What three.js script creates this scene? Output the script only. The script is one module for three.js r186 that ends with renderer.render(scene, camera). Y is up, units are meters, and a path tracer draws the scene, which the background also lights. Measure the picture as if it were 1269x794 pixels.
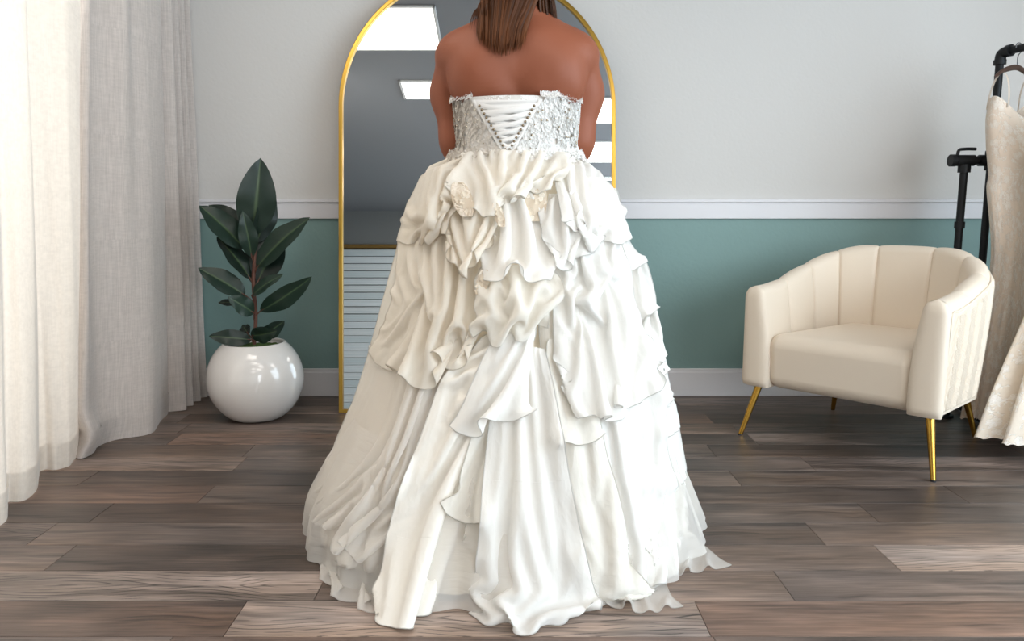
import * as THREE from 'three';
import { RoundedBoxGeometry } from 'three/addons/geometries/RoundedBoxGeometry.js';
import { MarchingCubes } from 'three/addons/objects/MarchingCubes.js';
import { RectAreaLightUniformsLib } from 'three/addons/lights/RectAreaLightUniformsLib.js';
import { mergeGeometries, mergeVertices } from 'three/addons/utils/BufferGeometryUtils.js';

// ------------------------------------------------------------------ camera
const W = 1269, H = 794, FPX = 940, PITCH = Math.atan2(135, FPX), EYE = 0.95;
const scene = new THREE.Scene();
const camera = new THREE.PerspectiveCamera(2 * Math.atan(H / 2 / FPX) * 180 / Math.PI, W / H, 0.05, 60);
camera.position.set(0, EYE, 0);
camera.rotation.x = -PITCH;
const renderer = new THREE.WebGLRenderer({ antialias: true });
renderer.toneMapping = THREE.LinearToneMapping;
renderer.toneMappingExposure = 0.9;
renderer.shadowMap.enabled = true;
scene.background = new THREE.Color(0.6, 0.66, 0.72);
RectAreaLightUniformsLib.init();

// ------------------------------------------------------------------ light levels (the lamps themselves are built with their fittings)
const CEIL = 2.75;
const L_TROFFER = 5.0, C_TROFFER = [1.0, 0.92, 0.83];
const L_RIGHT = 5.2, C_RIGHT = [0.74, 0.89, 1.0];
const L_FRONT = 5.0, C_FRONT = [0.95, 0.97, 1.0];
const L_LEFT = 1.9, C_LEFT = [1.0, 0.93, 0.84];

// ------------------------------------------------------------------ helpers
const V = (x, y, z) => new THREE.Vector3(x, y, z);
function rng(seed) { let s = seed >>> 0; return () => { s = (s + 0x6D2B79F5) >>> 0; let t = s; t = Math.imul(t ^ (t >>> 15), t | 1); t ^= t + Math.imul(t ^ (t >>> 7), t | 61); return ((t ^ (t >>> 14)) >>> 0) / 4294967296; }; }
const R0 = rng(11);
const clamp = (x, a, b) => Math.min(b, Math.max(a, x));
const lerp = (a, b, t) => a + (b - a) * t;
const sst = (a, b, x) => { const t = clamp((x - a) / (b - a), 0, 1); return t * t * (3 - 2 * t); };
function hash2(x, y, s) { let h = Math.imul(x, 374761393) ^ Math.imul(y, 668265263) ^ Math.imul(s, 1274126177); h = Math.imul(h ^ (h >>> 13), 1274126177); return ((h ^ (h >>> 16)) >>> 0) / 4294967296; }
function vnoise(x, y, s = 0, px = 0) {        // value noise, optional period px in x
  const xi = Math.floor(x), yi = Math.floor(y); let fx = x - xi, fy = y - yi;
  fx = fx * fx * (3 - 2 * fx); fy = fy * fy * (3 - 2 * fy);
  const w = (i) => px ? ((i % px) + px) % px : i;
  const a = hash2(w(xi), yi, s), b = hash2(w(xi + 1), yi, s), c = hash2(w(xi), yi + 1, s), d = hash2(w(xi + 1), yi + 1, s);
  return lerp(lerp(a, b, fx), lerp(c, d, fx), fy);
}
function fbm(x, y, s = 0, o = 4, px = 0) { let v = 0, a = 0.5, t = 0; for (let i = 0; i < o; i++) { v += a * vnoise(x, y, s + i * 17, px); t += a; a *= 0.5; x *= 2; y *= 2; px *= 2; } return v / t; }
const names = {};
function numbered(n) { const k = names[n] = (names[n] ?? -1) + 1; return k ? n + '_' + String(k).padStart(3, '0') : n; }
function mesh(name, geo, mat, parent = scene) {
  const m = new THREE.Mesh(geo, mat); m.name = parent === scene ? numbered(name) : name; m.castShadow = m.receiveShadow = true;
  if (parent !== scene) { let k = 0; const base = name; while (parent.children.some((c) => c.name === m.name)) m.name = base + '_' + String(++k).padStart(3, '0'); }
  parent.add(m); return m;
}
function thing(name, label, category, pos = [0, 0, 0], turn = 0, group) {
  const g = new THREE.Group(); g.name = numbered(name); g.position.set(...pos); g.rotation.y = turn; scene.add(g);
  return tag(g, label, category, group);
}
function tag(o, label, category, group, kind) { if (label) o.userData.label = label; if (category) o.userData.category = category; if (group) o.userData.group = group; if (kind) o.userData.kind = kind; return o; }
function struct(o) { o.userData.kind = 'structure'; return o; }
function part(name, parent) { const g = new THREE.Group(); let k = 0; g.name = name; while (parent.children.some((c) => c.name === g.name)) g.name = name + '_' + String(++k).padStart(3, '0'); parent.add(g); return g; }
function box(x0, x1, y0, y1, z0, z1) { const g = new THREE.BoxGeometry(x1 - x0, y1 - y0, z1 - z0); g.translate((x0 + x1) / 2, (y0 + y1) / 2, (z0 + z1) / 2); return g; }
function rbox(x0, x1, y0, y1, z0, z1, r = 0.004, s = 2) { const g = new RoundedBoxGeometry(x1 - x0, y1 - y0, z1 - z0, s, r); g.translate((x0 + x1) / 2, (y0 + y1) / 2, (z0 + z1) / 2); return g; }
function strip(g) { const o = g.index ? g.toNonIndexed() : g; for (const k of Object.keys(o.attributes)) if (!['position', 'normal', 'uv'].includes(k)) o.deleteAttribute(k); if (!o.attributes.uv) o.setAttribute('uv', new THREE.BufferAttribute(new Float32Array(o.attributes.position.count * 2), 2)); return o; }
const merge = (list) => mergeGeometries(list.map(strip), false);
// a rod from a to b, radius r0 -> r1
function rod(a, b, r0, r1 = r0, n = 14) {
  const d = b.clone().sub(a), g = new THREE.CylinderGeometry(r1, r0, d.length(), n, 1);
  g.applyQuaternion(new THREE.Quaternion().setFromUnitVectors(V(0, 1, 0), d.clone().normalize())); const c = a.clone().add(b).multiplyScalar(0.5); g.translate(c.x, c.y, c.z); return g;
}
function tube(points, r, seg = 40, n = 8, closed = false) { return new THREE.TubeGeometry(new THREE.CatmullRomCurve3(points, closed), seg, r, n, closed); }
// grid surface from f(u, v) -> Vector3
function surf(nu, nv, f, { closeU = false, uvs } = {}) {
  const p = [], uv = [], idx = [];
  for (let j = 0; j <= nv; j++) for (let i = 0; i <= nu; i++) { const q = f(i / nu, j / nv); p.push(q.x, q.y, q.z); const t = uvs ? uvs(i / nu, j / nv) : [i / nu, j / nv]; uv.push(t[0], t[1]); }
  for (let j = 0; j < nv; j++) for (let i = 0; i < nu; i++) { const a = j * (nu + 1) + i, b = a + 1, c = a + nu + 1, d = c + 1; idx.push(a, b, d, a, d, c); }
  const g = new THREE.BufferGeometry(); g.setAttribute('position', new THREE.Float32BufferAttribute(p, 3)); g.setAttribute('uv', new THREE.Float32BufferAttribute(uv, 2)); g.setIndex(idx); g.computeVertexNormals();
  if (closeU) { const n = g.attributes.normal; for (let j = 0; j <= nv; j++) { const a = j * (nu + 1), b = a + nu; const x = n.getX(a) + n.getX(b), y = n.getY(a) + n.getY(b), z = n.getZ(a) + n.getZ(b), l = Math.hypot(x, y, z) || 1; n.setXYZ(a, x / l, y / l, z / l); n.setXYZ(b, x / l, y / l, z / l); } }
  return g;
}
// camera pixel of the photograph -> direction (used to take measurements from it)
function dirOf(px, py) { const x = (px - W / 2) / FPX, y = -(py - H / 2) / FPX, c = Math.cos(-PITCH), s = Math.sin(-PITCH); return V(x, y * c + s, y * s - c); }
function atZ(px, py, z) { const r = dirOf(px, py); return V(0, EYE, 0).addScaledVector(r, z / r.z); }
function atFloor(px, py, h = 0) { const r = dirOf(px, py); return V(0, EYE, 0).addScaledVector(r, (h - EYE) / r.y); }
function spline1(xs, ys) { // monotone-ish cubic through points
  return (x) => { if (x <= xs[0]) return ys[0]; const n = xs.length; if (x >= xs[n - 1]) return ys[n - 1]; let i = 0; while (x > xs[i + 1]) i++; const h = xs[i + 1] - xs[i], t = (x - xs[i]) / h;
    const m0 = i ? (ys[i + 1] - ys[i - 1]) / (xs[i + 1] - xs[i - 1]) : (ys[1] - ys[0]) / (xs[1] - xs[0]), m1 = i < n - 2 ? (ys[i + 2] - ys[i]) / (xs[i + 2] - xs[i]) : (ys[n - 1] - ys[n - 2]) / (xs[n - 1] - xs[n - 2]);
    const t2 = t * t, t3 = t2 * t; return (2 * t3 - 3 * t2 + 1) * ys[i] + (t3 - 2 * t2 + t) * h * m0 + (-2 * t3 + 3 * t2) * ys[i + 1] + (t3 - t2) * h * m1; };
}
function dataTex(w, h, f, srgb = true, repeat = true) {
  const d = new Uint8Array(w * h * 4);
  for (let y = 0; y < h; y++) for (let x = 0; x < w; x++) { const c = f(x / w, y / h, x, y), o = (y * w + x) * 4; d[o] = clamp(c[0], 0, 255); d[o + 1] = clamp(c[1], 0, 255); d[o + 2] = clamp(c[2], 0, 255); d[o + 3] = 255; }
  const t = new THREE.DataTexture(d, w, h); t.magFilter = t.minFilter = THREE.LinearFilter; if (srgb) t.colorSpace = THREE.SRGBColorSpace; if (repeat) t.wrapS = t.wrapT = THREE.RepeatWrapping; t.needsUpdate = true; return t;
}
const std = (o) => new THREE.MeshStandardMaterial(o), phy = (o) => new THREE.MeshPhysicalMaterial(o);

// ------------------------------------------------------------------ materials
const M = {};
const plasterBump = dataTex(256, 256, (u, v) => { const n = fbm(u * 40, v * 40, 5, 3, 40) * 255; return [n, n, n]; }, false);
plasterBump.repeat.set(2, 2);
M.wallUpper = std({ color: '#d3d1ce', roughness: 0.75, bumpMap: plasterBump, bumpScale: 0.0006 });
M.wallLower = std({ color: '#7f9d9a', roughness: 0.6, bumpMap: plasterBump, bumpScale: 0.0006 });
M.trim = std({ color: '#dedde0', roughness: 0.4 });
M.ceiling = std({ color: '#909194', roughness: 0.85 });
M.greyWall = std({ color: '#848482', roughness: 0.85 });
M.gold = std({ color: '#c8a04a', metalness: 1, roughness: 0.28 });
M.mirror = std({ color: '#e6e9ea', metalness: 1, roughness: 0.0 });
M.dark = std({ color: '#2a2a2c', roughness: 0.7 });
M.whitePaint = std({ color: '#e9e9e8', roughness: 0.5 });
M.blackPipe = std({ color: '#1b1d20', metalness: 0.4, roughness: 0.48 });

// ------------------------------------------------------------------ room shell
const ZB = -3.861, ZF = 2.6, XL = -2.3, XR = 3.3, T = 0.12;
{
  const wb = struct(new THREE.Group()); wb.name = 'wall_back'; scene.add(wb);
  const uvScale = (g) => { const p = g.attributes.position, uv = g.attributes.uv; for (let i = 0; i < p.count; i++) uv.setXY(i, p.getX(i), p.getY(i)); return g; };
  mesh('lower_wall', uvScale(box(XL, XR, 0, 0.95, ZB - T, ZB)), M.wallLower, wb);
  mesh('upper_wall', uvScale(box(XL, XR, 0.95, CEIL, ZB - T, ZB)), M.wallUpper, wb);
  // chair rail: flat board with a thin cap and a small bead below
  const t1 = struct(new THREE.Group()); t1.name = 'trim_1'; scene.add(t1);
  mesh('rail_board', rbox(XL, XR, 0.914, 1.0, ZB, ZB + 0.016, 0.003), M.trim, t1);
  mesh('rail_cap', rbox(XL, XR, 0.994, 1.012, ZB, ZB + 0.026, 0.004), M.trim, t1);
  const bb = struct(new THREE.Group()); bb.name = 'baseboard_back'; scene.add(bb);
  mesh('board', rbox(XL, XR, 0, 0.128, ZB, ZB + 0.016, 0.003), M.trim, bb);
  mesh('moulded_top', rbox(XL, XR, 0.125, 0.146, ZB, ZB + 0.011, 0.004), M.trim, bb);
  const c = struct(mesh('ceiling', box(XL - T, XR + T, CEIL, CEIL + T, ZB - T, ZF + T), M.ceiling)); c.name = 'ceiling';
  // left wall with a tall window behind the curtains
  const wl = struct(new THREE.Group()); wl.name = 'wall_left'; scene.add(wl);
  mesh('wall_pier', box(XL - T, XL, 0, CEIL, ZB, -3.1), M.wallUpper, wl); mesh('wall_pier', box(XL - T, XL, 0, CEIL, -0.9, ZF), M.greyWall, wl);
  mesh('wall_header', box(XL - T, XL, 2.5, CEIL, -3.1, -0.9), M.wallUpper, wl); mesh('wall_sill', box(XL - T, XL, 0, 0.06, -3.1, -0.9), M.wallUpper, wl);
  const wr = struct(new THREE.Group()); wr.name = 'wall_right'; scene.add(wr);
  mesh('wall_pier', box(XR, XR + T, 0, CEIL, ZB, -2.2), M.wallUpper, wr); mesh('wall_pier', box(XR, XR + T, 0, CEIL, 2.2, ZF), M.wallUpper, wr);
  mesh('wall_header', box(XR, XR + T, 2.5, CEIL, -2.2, 2.2), M.wallUpper, wr); mesh('wall_sill', box(XR, XR + T, 0, 0.3, -2.2, 2.2), M.wallUpper, wr);
  const wf = struct(new THREE.Group()); wf.name = 'wall_front'; scene.add(wf);
  mesh('wall_pier', box(XL - T, 1.5, 0, CEIL, ZF, ZF + T), M.greyWall, wf); mesh('wall_pier', box(3.2, XR + T, 0, CEIL, ZF, ZF + T), M.greyWall, wf);
  mesh('wall_header', box(1.5, 3.2, 2.5, CEIL, ZF, ZF + T), M.greyWall, wf); mesh('wall_sill', box(1.5, 3.2, 0, 0.3, ZF, ZF + T), M.greyWall, wf);
}
// a daylit shop window: frame, mullions, glowing pane, and an area light of its size
function windowIn(n, x, sign, z0, z1, y0, y1, L, C, glow) {
  const w = struct(new THREE.Group()); w.name = 'window_' + n; scene.add(w);
  const fx0 = x - (sign > 0 ? 0.10 : 0.02), fx1 = x + (sign > 0 ? 0.02 : 0.10);
  const f = 0.05, bars = [box(fx0, fx1, y0, y0 + f, z0, z1), box(fx0, fx1, y1 - f, y1, z0, z1), box(fx0, fx1, y0, y1, z0, z0 + f), box(fx0, fx1, y0, y1, z1 - f, z1), box(fx0, fx1, y0, y1, (z0 + z1) / 2 - f / 2, (z0 + z1) / 2 + f / 2)];
  mesh('window_frame', merge(bars), M.dark, w);
  const px = x - sign * 0.06;
  mesh('window_pane', box(px - 0.004, px + 0.004, y0 + f, y1 - f, z0 + f, z1 - f), std({ color: '#c8d4dc', emissive: new THREE.Color(...C), emissiveIntensity: glow, roughness: 0.2 }), w);
  const l = new THREE.RectAreaLight(new THREE.Color(...C), L, z1 - z0 - 0.1, y1 - y0 - 0.1); l.name = 'window_light';
  l.position.set(x + sign * 0.03, (y0 + y1) / 2, (z0 + z1) / 2); scene.add(l); l.lookAt(l.position.x + sign, l.position.y, l.position.z);
  // RectAreaLight emits along its -z, lookAt turns -z for lights towards the target
}
windowIn(1, XL, 1, -3.1, -0.9, 0.06, 2.5, L_LEFT, C_LEFT, 1.2);
windowIn(2, XR, -1, -2.2, 2.2, 0.3, 2.5, L_RIGHT, C_RIGHT, 1.5);
{ // shop-front window behind the camera's right shoulder
  const w = struct(new THREE.Group()); w.name = 'window_3'; scene.add(w); const x0 = 1.5, x1 = 3.2, y0 = 0.3, y1 = 2.5, f = 0.05, a = ZF - 0.02, b = ZF + 0.1;
  mesh('window_frame', merge([box(x0, x1, y0, y0 + f, a, b), box(x0, x1, y1 - f, y1, a, b), box(x0, x0 + f, y0, y1, a, b), box(x1 - f, x1, y0, y1, a, b), box(2.325, 2.375, y0, y1, a, b)]), M.dark, w);
  mesh('window_pane', box(x0 + f, x1 - f, y0 + f, y1 - f, ZF + 0.056, ZF + 0.064), std({ color: '#c8d4dc', emissive: new THREE.Color(...C_FRONT), emissiveIntensity: 1.5, roughness: 0.2 }), w);
  const l = new THREE.RectAreaLight(new THREE.Color(...C_FRONT), L_FRONT, x1 - x0 - 0.1, y1 - y0 - 0.1); l.name = 'window_light'; l.position.set((x0 + x1) / 2, (y0 + y1) / 2, ZF - 0.03); scene.add(l);
}

// white-washed plank wall with a brown-gold cap rail at the shop's front end
{
  const pw = struct(new THREE.Group()); pw.name = 'trim_2'; scene.add(pw);
  const streak = dataTex(512, 128, (u, v) => { const n = 236 + 36 * (fbm(u * 6, v * 30, 3, 4, 6) - 0.35), g = fbm(u * 3, v * 14, 9, 3, 3); return [n - 14 * g, n - 4 * g, n - 2 * g]; });
  const mats = [0, 1, 2].map((i) => { const t = streak.clone(); t.offset.set(i * 0.37, i * 0.23); t.repeat.set(1, 0.35); t.needsUpdate = true; return std({ map: t, color: ['#ffffff', '#f2f5f5', '#fbfbfa'][i], roughness: 0.5 }); });
  const n = 23, h = 2.19 / n;
  for (let i = 0; i < n; i++) mesh('plank', rbox(XL, 1.2, 0.04 + i * h, 0.04 + (i + 1) * h - (i > 10 ? 0.012 : 0.004), ZF - 0.03, ZF, 0.002, 1), mats[(i * 7) % 3], pw);
  mesh('cap_rail', rbox(XL, 1.22, 2.235, 2.285, ZF - 0.06, ZF, 0.006), std({ color: '#8a6a34', roughness: 0.4, metalness: 0.3 }), pw);
}

// ceiling troffers
function troffer(x0, x1, z0, z1, label) {
  const t = thing('ceiling_light', label, 'ceiling light', [(x0 + x1) / 2, CEIL, (z0 + z1) / 2], 0, 'recessed ceiling panel lights');
  const w = x1 - x0, d = z1 - z0, f = 0.022;
  mesh('frame', merge([rbox(-w / 2, w / 2, -0.012, 0, -d / 2, -d / 2 + f), rbox(-w / 2, w / 2, -0.012, 0, d / 2 - f, d / 2), rbox(-w / 2, -w / 2 + f, -0.012, 0, -d / 2, d / 2), rbox(w / 2 - f, w / 2, -0.012, 0, -d / 2, d / 2)]), M.whitePaint, t);
  mesh('diffuser', box(-w / 2 + f, w / 2 - f, -0.007, -0.002, -d / 2 + f, d / 2 - f), std({ color: '#f4f2ee', emissive: new THREE.Color(...C_TROFFER), emissiveIntensity: 1.6, roughness: 0.6 }), t);
  const l = new THREE.RectAreaLight(new THREE.Color(...C_TROFFER), L_TROFFER, w - 2 * f, d - 2 * f); l.name = 'troffer_light'; l.position.set((x0 + x1) / 2, CEIL - 0.014, (z0 + z1) / 2); l.rotation.x = -Math.PI / 2; scene.add(l);
}
troffer(-1.74, -0.519, -2.38, -1.765, 'largest bright ceiling panel reflected at the upper left of the arched mirror');
troffer(-0.935, 0.285, -1.26, -0.90, 'narrow bright ceiling panel reflected beside the left shoulder of the bride');
troffer(0.3, 1.52, -0.93, -0.37, 'bright ceiling panel reflected beside the right elbow, upper of two');
troffer(0.3, 1.52, 0.09, 0.70, 'bright ceiling panel reflected beside the right elbow, lower of two');
troffer(0.4, 1.62, 1.18, 1.31, 'thin bright strip light reflected low at the right edge of the mirror');
troffer(-0.6, 0.62, 1.35, 1.96, 'ceiling panel light hidden behind the bride in the mirror');
troffer(-0.5, 0.1, 0.1, 0.7, 'square ceiling panel light hidden behind the bride in the mirror');
troffer(1.9, 3.1, -2.2, -1.6, 'ceiling panel light above the cream armchair by the right wall');

// ------------------------------------------------------------------ floor planks
{
  const fl = struct(new THREE.Group()); fl.name = 'floor'; scene.add(fl);
  mesh('subfloor', box(XL - T, XR + T, -0.14, -0.006, ZB - T, ZF + T), std({ color: '#4d443f', roughness: 0.6 }), fl);
  const mk = (seed, style) => {
    const tw = 1024, th = 128;
    const col = dataTex(tw, th, (u, v) => {
      const warp = fbm(u * 5, v * 2, seed + 40, 3, 5);
      const cloud = fbm(u * 4, v * 1.6 + warp, seed, 4, 4), fine = fbm(u * 14, v * 42 + warp * 2, seed + 3, 4, 14), hair = vnoise(u * 60, v * 110, seed + 9, 60);
      let k = 0.74 + 0.62 * (cloud - 0.5) + 0.28 * (fine - 0.5) + 0.03 * (hair - 0.5);
      const str = fbm(u * 3, v * 9 + warp * 3, seed + 21, 3, 3); k -= 0.20 * sst(0.58, 0.8, str); k += 0.10 * sst(0.6, 0.8, fbm(u * 4, v * 12, seed + 31, 3, 4));
      if (style === 1) { // cathedral grain lines
        const y = (v - 0.5) * 2, g = Math.sin((Math.abs(y) * 9 + Math.pow(Math.abs(y), 2) * 3 + 7 * fbm(u * 5, v * 1.3, seed + 60, 3, 5) + 2.5 * Math.sin(u * 6.283 * 2)) * 2.6);
        k += 0.10; k -= 0.34 * sst(0.72, 0.98, g) * sst(0.3, 0.55, vnoise(u * 22, v * 9, seed + 70, 22)); 
      }
      const warm = fbm(u * 3, v * 2, seed + 80, 2, 3) - 0.5;
      return [255 * k * (0.72 + 0.06 * warm), 255 * k * (0.655), 255 * k * (0.615 - 0.06 * warm)];
    });
    const bmp = dataTex(tw, th, (u, v) => { const k = 160 + 95 * (fbm(u * 20, v * 60, seed + 3, 4, 20) - 0.5) - (style === 1 ? 60 * sst(0.6, 0.9, vnoise(u * 40, v * 60, seed + 5, 40)) : 0); return [k, k, k]; }, false);
    return [col, bmp];
  };
  const tex = [mk(101, 0), mk(202, 0), mk(303, 1), mk(404, 0), mk(505, 1)];
  const tones = ['#c3b9b3', '#d6ccc6', '#f2e8e0', '#aaa09a', '#d2bdb1'];
  const mats = tex.map(([c, b]) => tones.map((t) => std({ map: c, bumpMap: b, bumpScale: 0.0006, color: t, roughness: 0.4 })));
  const PW = 0.1585, z0 = 1.595; // rows of planks run across the room
  const r = rng(77), px = (x, y) => atFloor(x, y).x;
  // seams seen in the photograph, per row: [x of joints], and [texture, tone] of the planks between them
  const fixed = {
    '0': { j: [px(289, 770), px(868, 760)], s: [[3, 4], [4, 2], [1, 4]] },
    '1': { j: [px(390, 722) + 0.02, px(972, 726)], s: [[2, 2], [1, 1], [0, 0]] },
    '2': { j: [px(620, 690), px(1096, 688)], s: [[3, 3], [1, 1], [4, 2]] },
    '3': { j: [px(560, 660), px(998, 648)], s: [[0, 1], [3, 0], [1, 0]] },
    '4': { j: [px(600, 635), px(1072, 632)], s: [[1, 3], [3, 1], [0, 3]] },
    '5': { j: [px(700, 609), px(1180, 609)], s: [[3, 0], [0, 3], [3, 3]] },
    '6': { j: [px(530, 591), px(910, 591)], s: [[0, 3], [1, 1], [3, 1]] },
    '7': { j: [px(297, 575), px(1001, 574)], s: [[4, 1], [0, 1], [2, 0]] },
    '8': { j: [px(312, 555), px(880, 556)], s: [[1, 0], [3, 1], [0, 3]] },
  };
  for (let k = -16; k * PW + z0 < -ZB; k++) {
    const za = -(z0 + k * PW), zb = Math.max(ZB, za - PW), L = 1.22, cuts = [XL];
    const fx = fixed[k];
    if (fx) { const [a, b] = fx.j; let c = a; const left = []; while (c > XL) { left.unshift(c); c -= L; } cuts.push(...left); let m = a + L; while (m < b - 0.35) { cuts.push(m); m += L; } c = b; while (c < XR) { cuts.push(c); c += L; } }
    else { let c = XL + 0.15 + r() * 1.05; while (c < XR) { cuts.push(c); c += L; } }
    cuts.push(XR);
    for (let i = 0; i + 1 < cuts.length; i++) {
      const a = cuts[i], b = cuts[i + 1]; if (b - a < 0.02) continue;
      const g = new RoundedBoxGeometry(b - a - 0.0012, 0.0124, za - zb - 0.0012, 1, 0.0012); g.translate((a + b) / 2, -0.0062, (za + zb) / 2);
      const uo = r() * 3, vo = r(), p = g.attributes.position, uv = g.attributes.uv; for (let q = 0; q < p.count; q++) uv.setXY(q, (p.getX(q) - a) / 1.3 + uo, clamp((p.getZ(q) - zb) / PW, 0.02, 0.98));
      let ti = Math.floor(r() * 5), to = [0, 1, 3, 0, 1, 4][Math.floor(r() * 6)]; if (ti === 2 && r() < 0.6) ti = 0;
      if (fx) { const mid = (a + b) / 2, s = mid < fx.j[0] ? 0 : mid < fx.j[1] ? 1 : 2; if ((s === 0 && Math.abs(b - fx.j[0]) < 0.05) || (s === 1) || (s === 2 && Math.abs(a - fx.j[1]) < 0.05)) [ti, to] = fx.s[s]; }
      mesh('plank', g, mats[ti][to], fl);
    }
  }
}

// ------------------------------------------------------------------ arched mirror
{
  const lean = 8 * Math.PI / 180, cx = -0.1655, w = 1.31, side = 1.45, Rm = w / 2;
  const t = thing('floor_mirror', 'tall arched floor mirror in a thin gold frame leaning near the wall', 'mirror', [cx, 0, -3.509]);
  const tilt = (g) => { g.rotateX(-lean); return g; };
  const outline = (o) => { const s = new THREE.Shape(); s.moveTo(-Rm + o, o); s.lineTo(Rm - o, o); s.lineTo(Rm - o, side); s.absarc(0, side, Rm - o, 0, Math.PI, false); s.lineTo(-Rm + o, o); return s; };
  const fs = outline(0), hole = outline(0.0125); fs.holes.push(new THREE.Path(hole.getPoints(64)));
  const fg = new THREE.ExtrudeGeometry(fs, { depth: 0.024, bevelEnabled: true, bevelSize: 0.003, bevelThickness: 0.003, bevelSegments: 3, curveSegments: 64 }); fg.translate(0, 0.004, -0.020);
  mesh('frame', tilt(fg), M.gold, t);
  const gg = new THREE.ExtrudeGeometry(outline(0.0115), { depth: 0.004, bevelEnabled: false, curveSegments: 64 }); gg.translate(0, 0.004, -0.012); mesh('glass', tilt(gg), M.mirror, t);
  const bg = new THREE.ExtrudeGeometry(outline(0.006), { depth: 0.006, bevelEnabled: false, curveSegments: 48 }); bg.translate(0, 0.004, -0.020); mesh('backing', tilt(bg), M.dark, t);
  const q = V(0, 1.45 * Math.cos(lean), -1.45 * Math.sin(lean) - 0.03);
  mesh('stand', merge([rod(V(-0.12, q.y, q.z), V(-0.16, 0.008, -0.33), 0.008), rod(V(0.12, q.y, q.z), V(0.16, 0.008, -0.33), 0.008), rod(V(-0.16, 0.012, -0.33), V(0.16, 0.012, -0.33), 0.008)]), M.gold, t);
}

// ------------------------------------------------------------------ curtains
const weave = dataTex(256, 256, (u, v, x, y) => { const a = ((x & 3) < 2) ^ ((y & 3) < 2), n = 236 + (a ? 5 : -5) + 18 * (fbm(u * 10, v * 90, 3, 3, 10) - 0.5) + 34 * (fbm(u * 90, v * 6, 8, 3, 90) - 0.5); return [n, n, n]; });
const weaveB = dataTex(256, 256, (u, v, x, y) => { const n = 128 + 60 * Math.sin(x * Math.PI / 2) * Math.cos(y * Math.PI / 2) + 110 * (fbm(u * 60, v * 60, 5, 3, 60) - 0.5) ; return [n, n, n]; }, false);
M.linen = phy({ color: '#dad1cb', map: weave, bumpMap: weaveB, bumpScale: 0.0012, roughness: 0.9, sheen: 0.3, sheenColor: new THREE.Color('#ffffff'), transmission: 0.12, side: THREE.DoubleSide });
const weaveSoft = dataTex(256, 256, (u, v) => { const n = 244 + 14 * (fbm(u * 10, v * 60, 3, 3, 10) - 0.5) + 12 * (fbm(u * 60, v * 10, 8, 3, 60) - 0.5); return [n, n, n]; });
M.cream = phy({ color: '#f8f2ea', map: weaveSoft, bumpMap: weaveB, bumpScale: 0.0005, roughness: 0.95, transmission: 0.35, side: THREE.DoubleSide });
// plan: list of [x, z] at the hem; top: the same at the rail; hem: height of hem along u
function curtain(name, label, bottom, top, mat, { hemH = () => 0.005, h = CEIL - 0.034, bulge = () => 0, hemBand = 0.1 } = {}, group) {
  const t = thing(name, label, 'curtain', [0, 0, 0], 0, group);
  const cb = new THREE.CatmullRomCurve3(bottom.map(([x, z]) => V(x, 0, z)), false, 'centripetal'), ct = new THREE.CatmullRomCurve3(top.map(([x, z]) => V(x, 0, z)), false, 'centripetal');
  const nu = 180, nv = 60, len = cb.getLength();
  const at = (u, v, o = 0) => { const y0 = hemH(u), e = 1 - v, b = cb.getPoint(u), q = ct.getPoint(u), k = Math.pow(v, 0.8); const y = lerp(y0, h, v); const x = lerp(b.x, q.x, k) + bulge(u, y) + o, z = lerp(b.z, q.z, k) + 0.006 * Math.sin(y * 5 + u * 20) * e; return V(x, y, z); };
  mesh('cloth', surf(nu, nv, (u, v) => at(u, Math.pow(v, 1.5)), { uvs: (u, v) => [u * len * 4.5, Math.pow(v, 1.5) * h * 2.4] }), mat, t);
  mesh('hem', surf(nu, 3, (u, v) => at(u, v * hemBand / h, 0.003), { uvs: (u, v) => [u * len * 4.5, v * 0.24] }), mat, t);
  mesh('heading', surf(nu, 2, (u, v) => at(u, 1 - v * 0.03, 0.004)), mat, t);
  return t;
}
const fp = (x, y) => { const p = atFloor(x, y); return [p.x, p.z]; };
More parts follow.
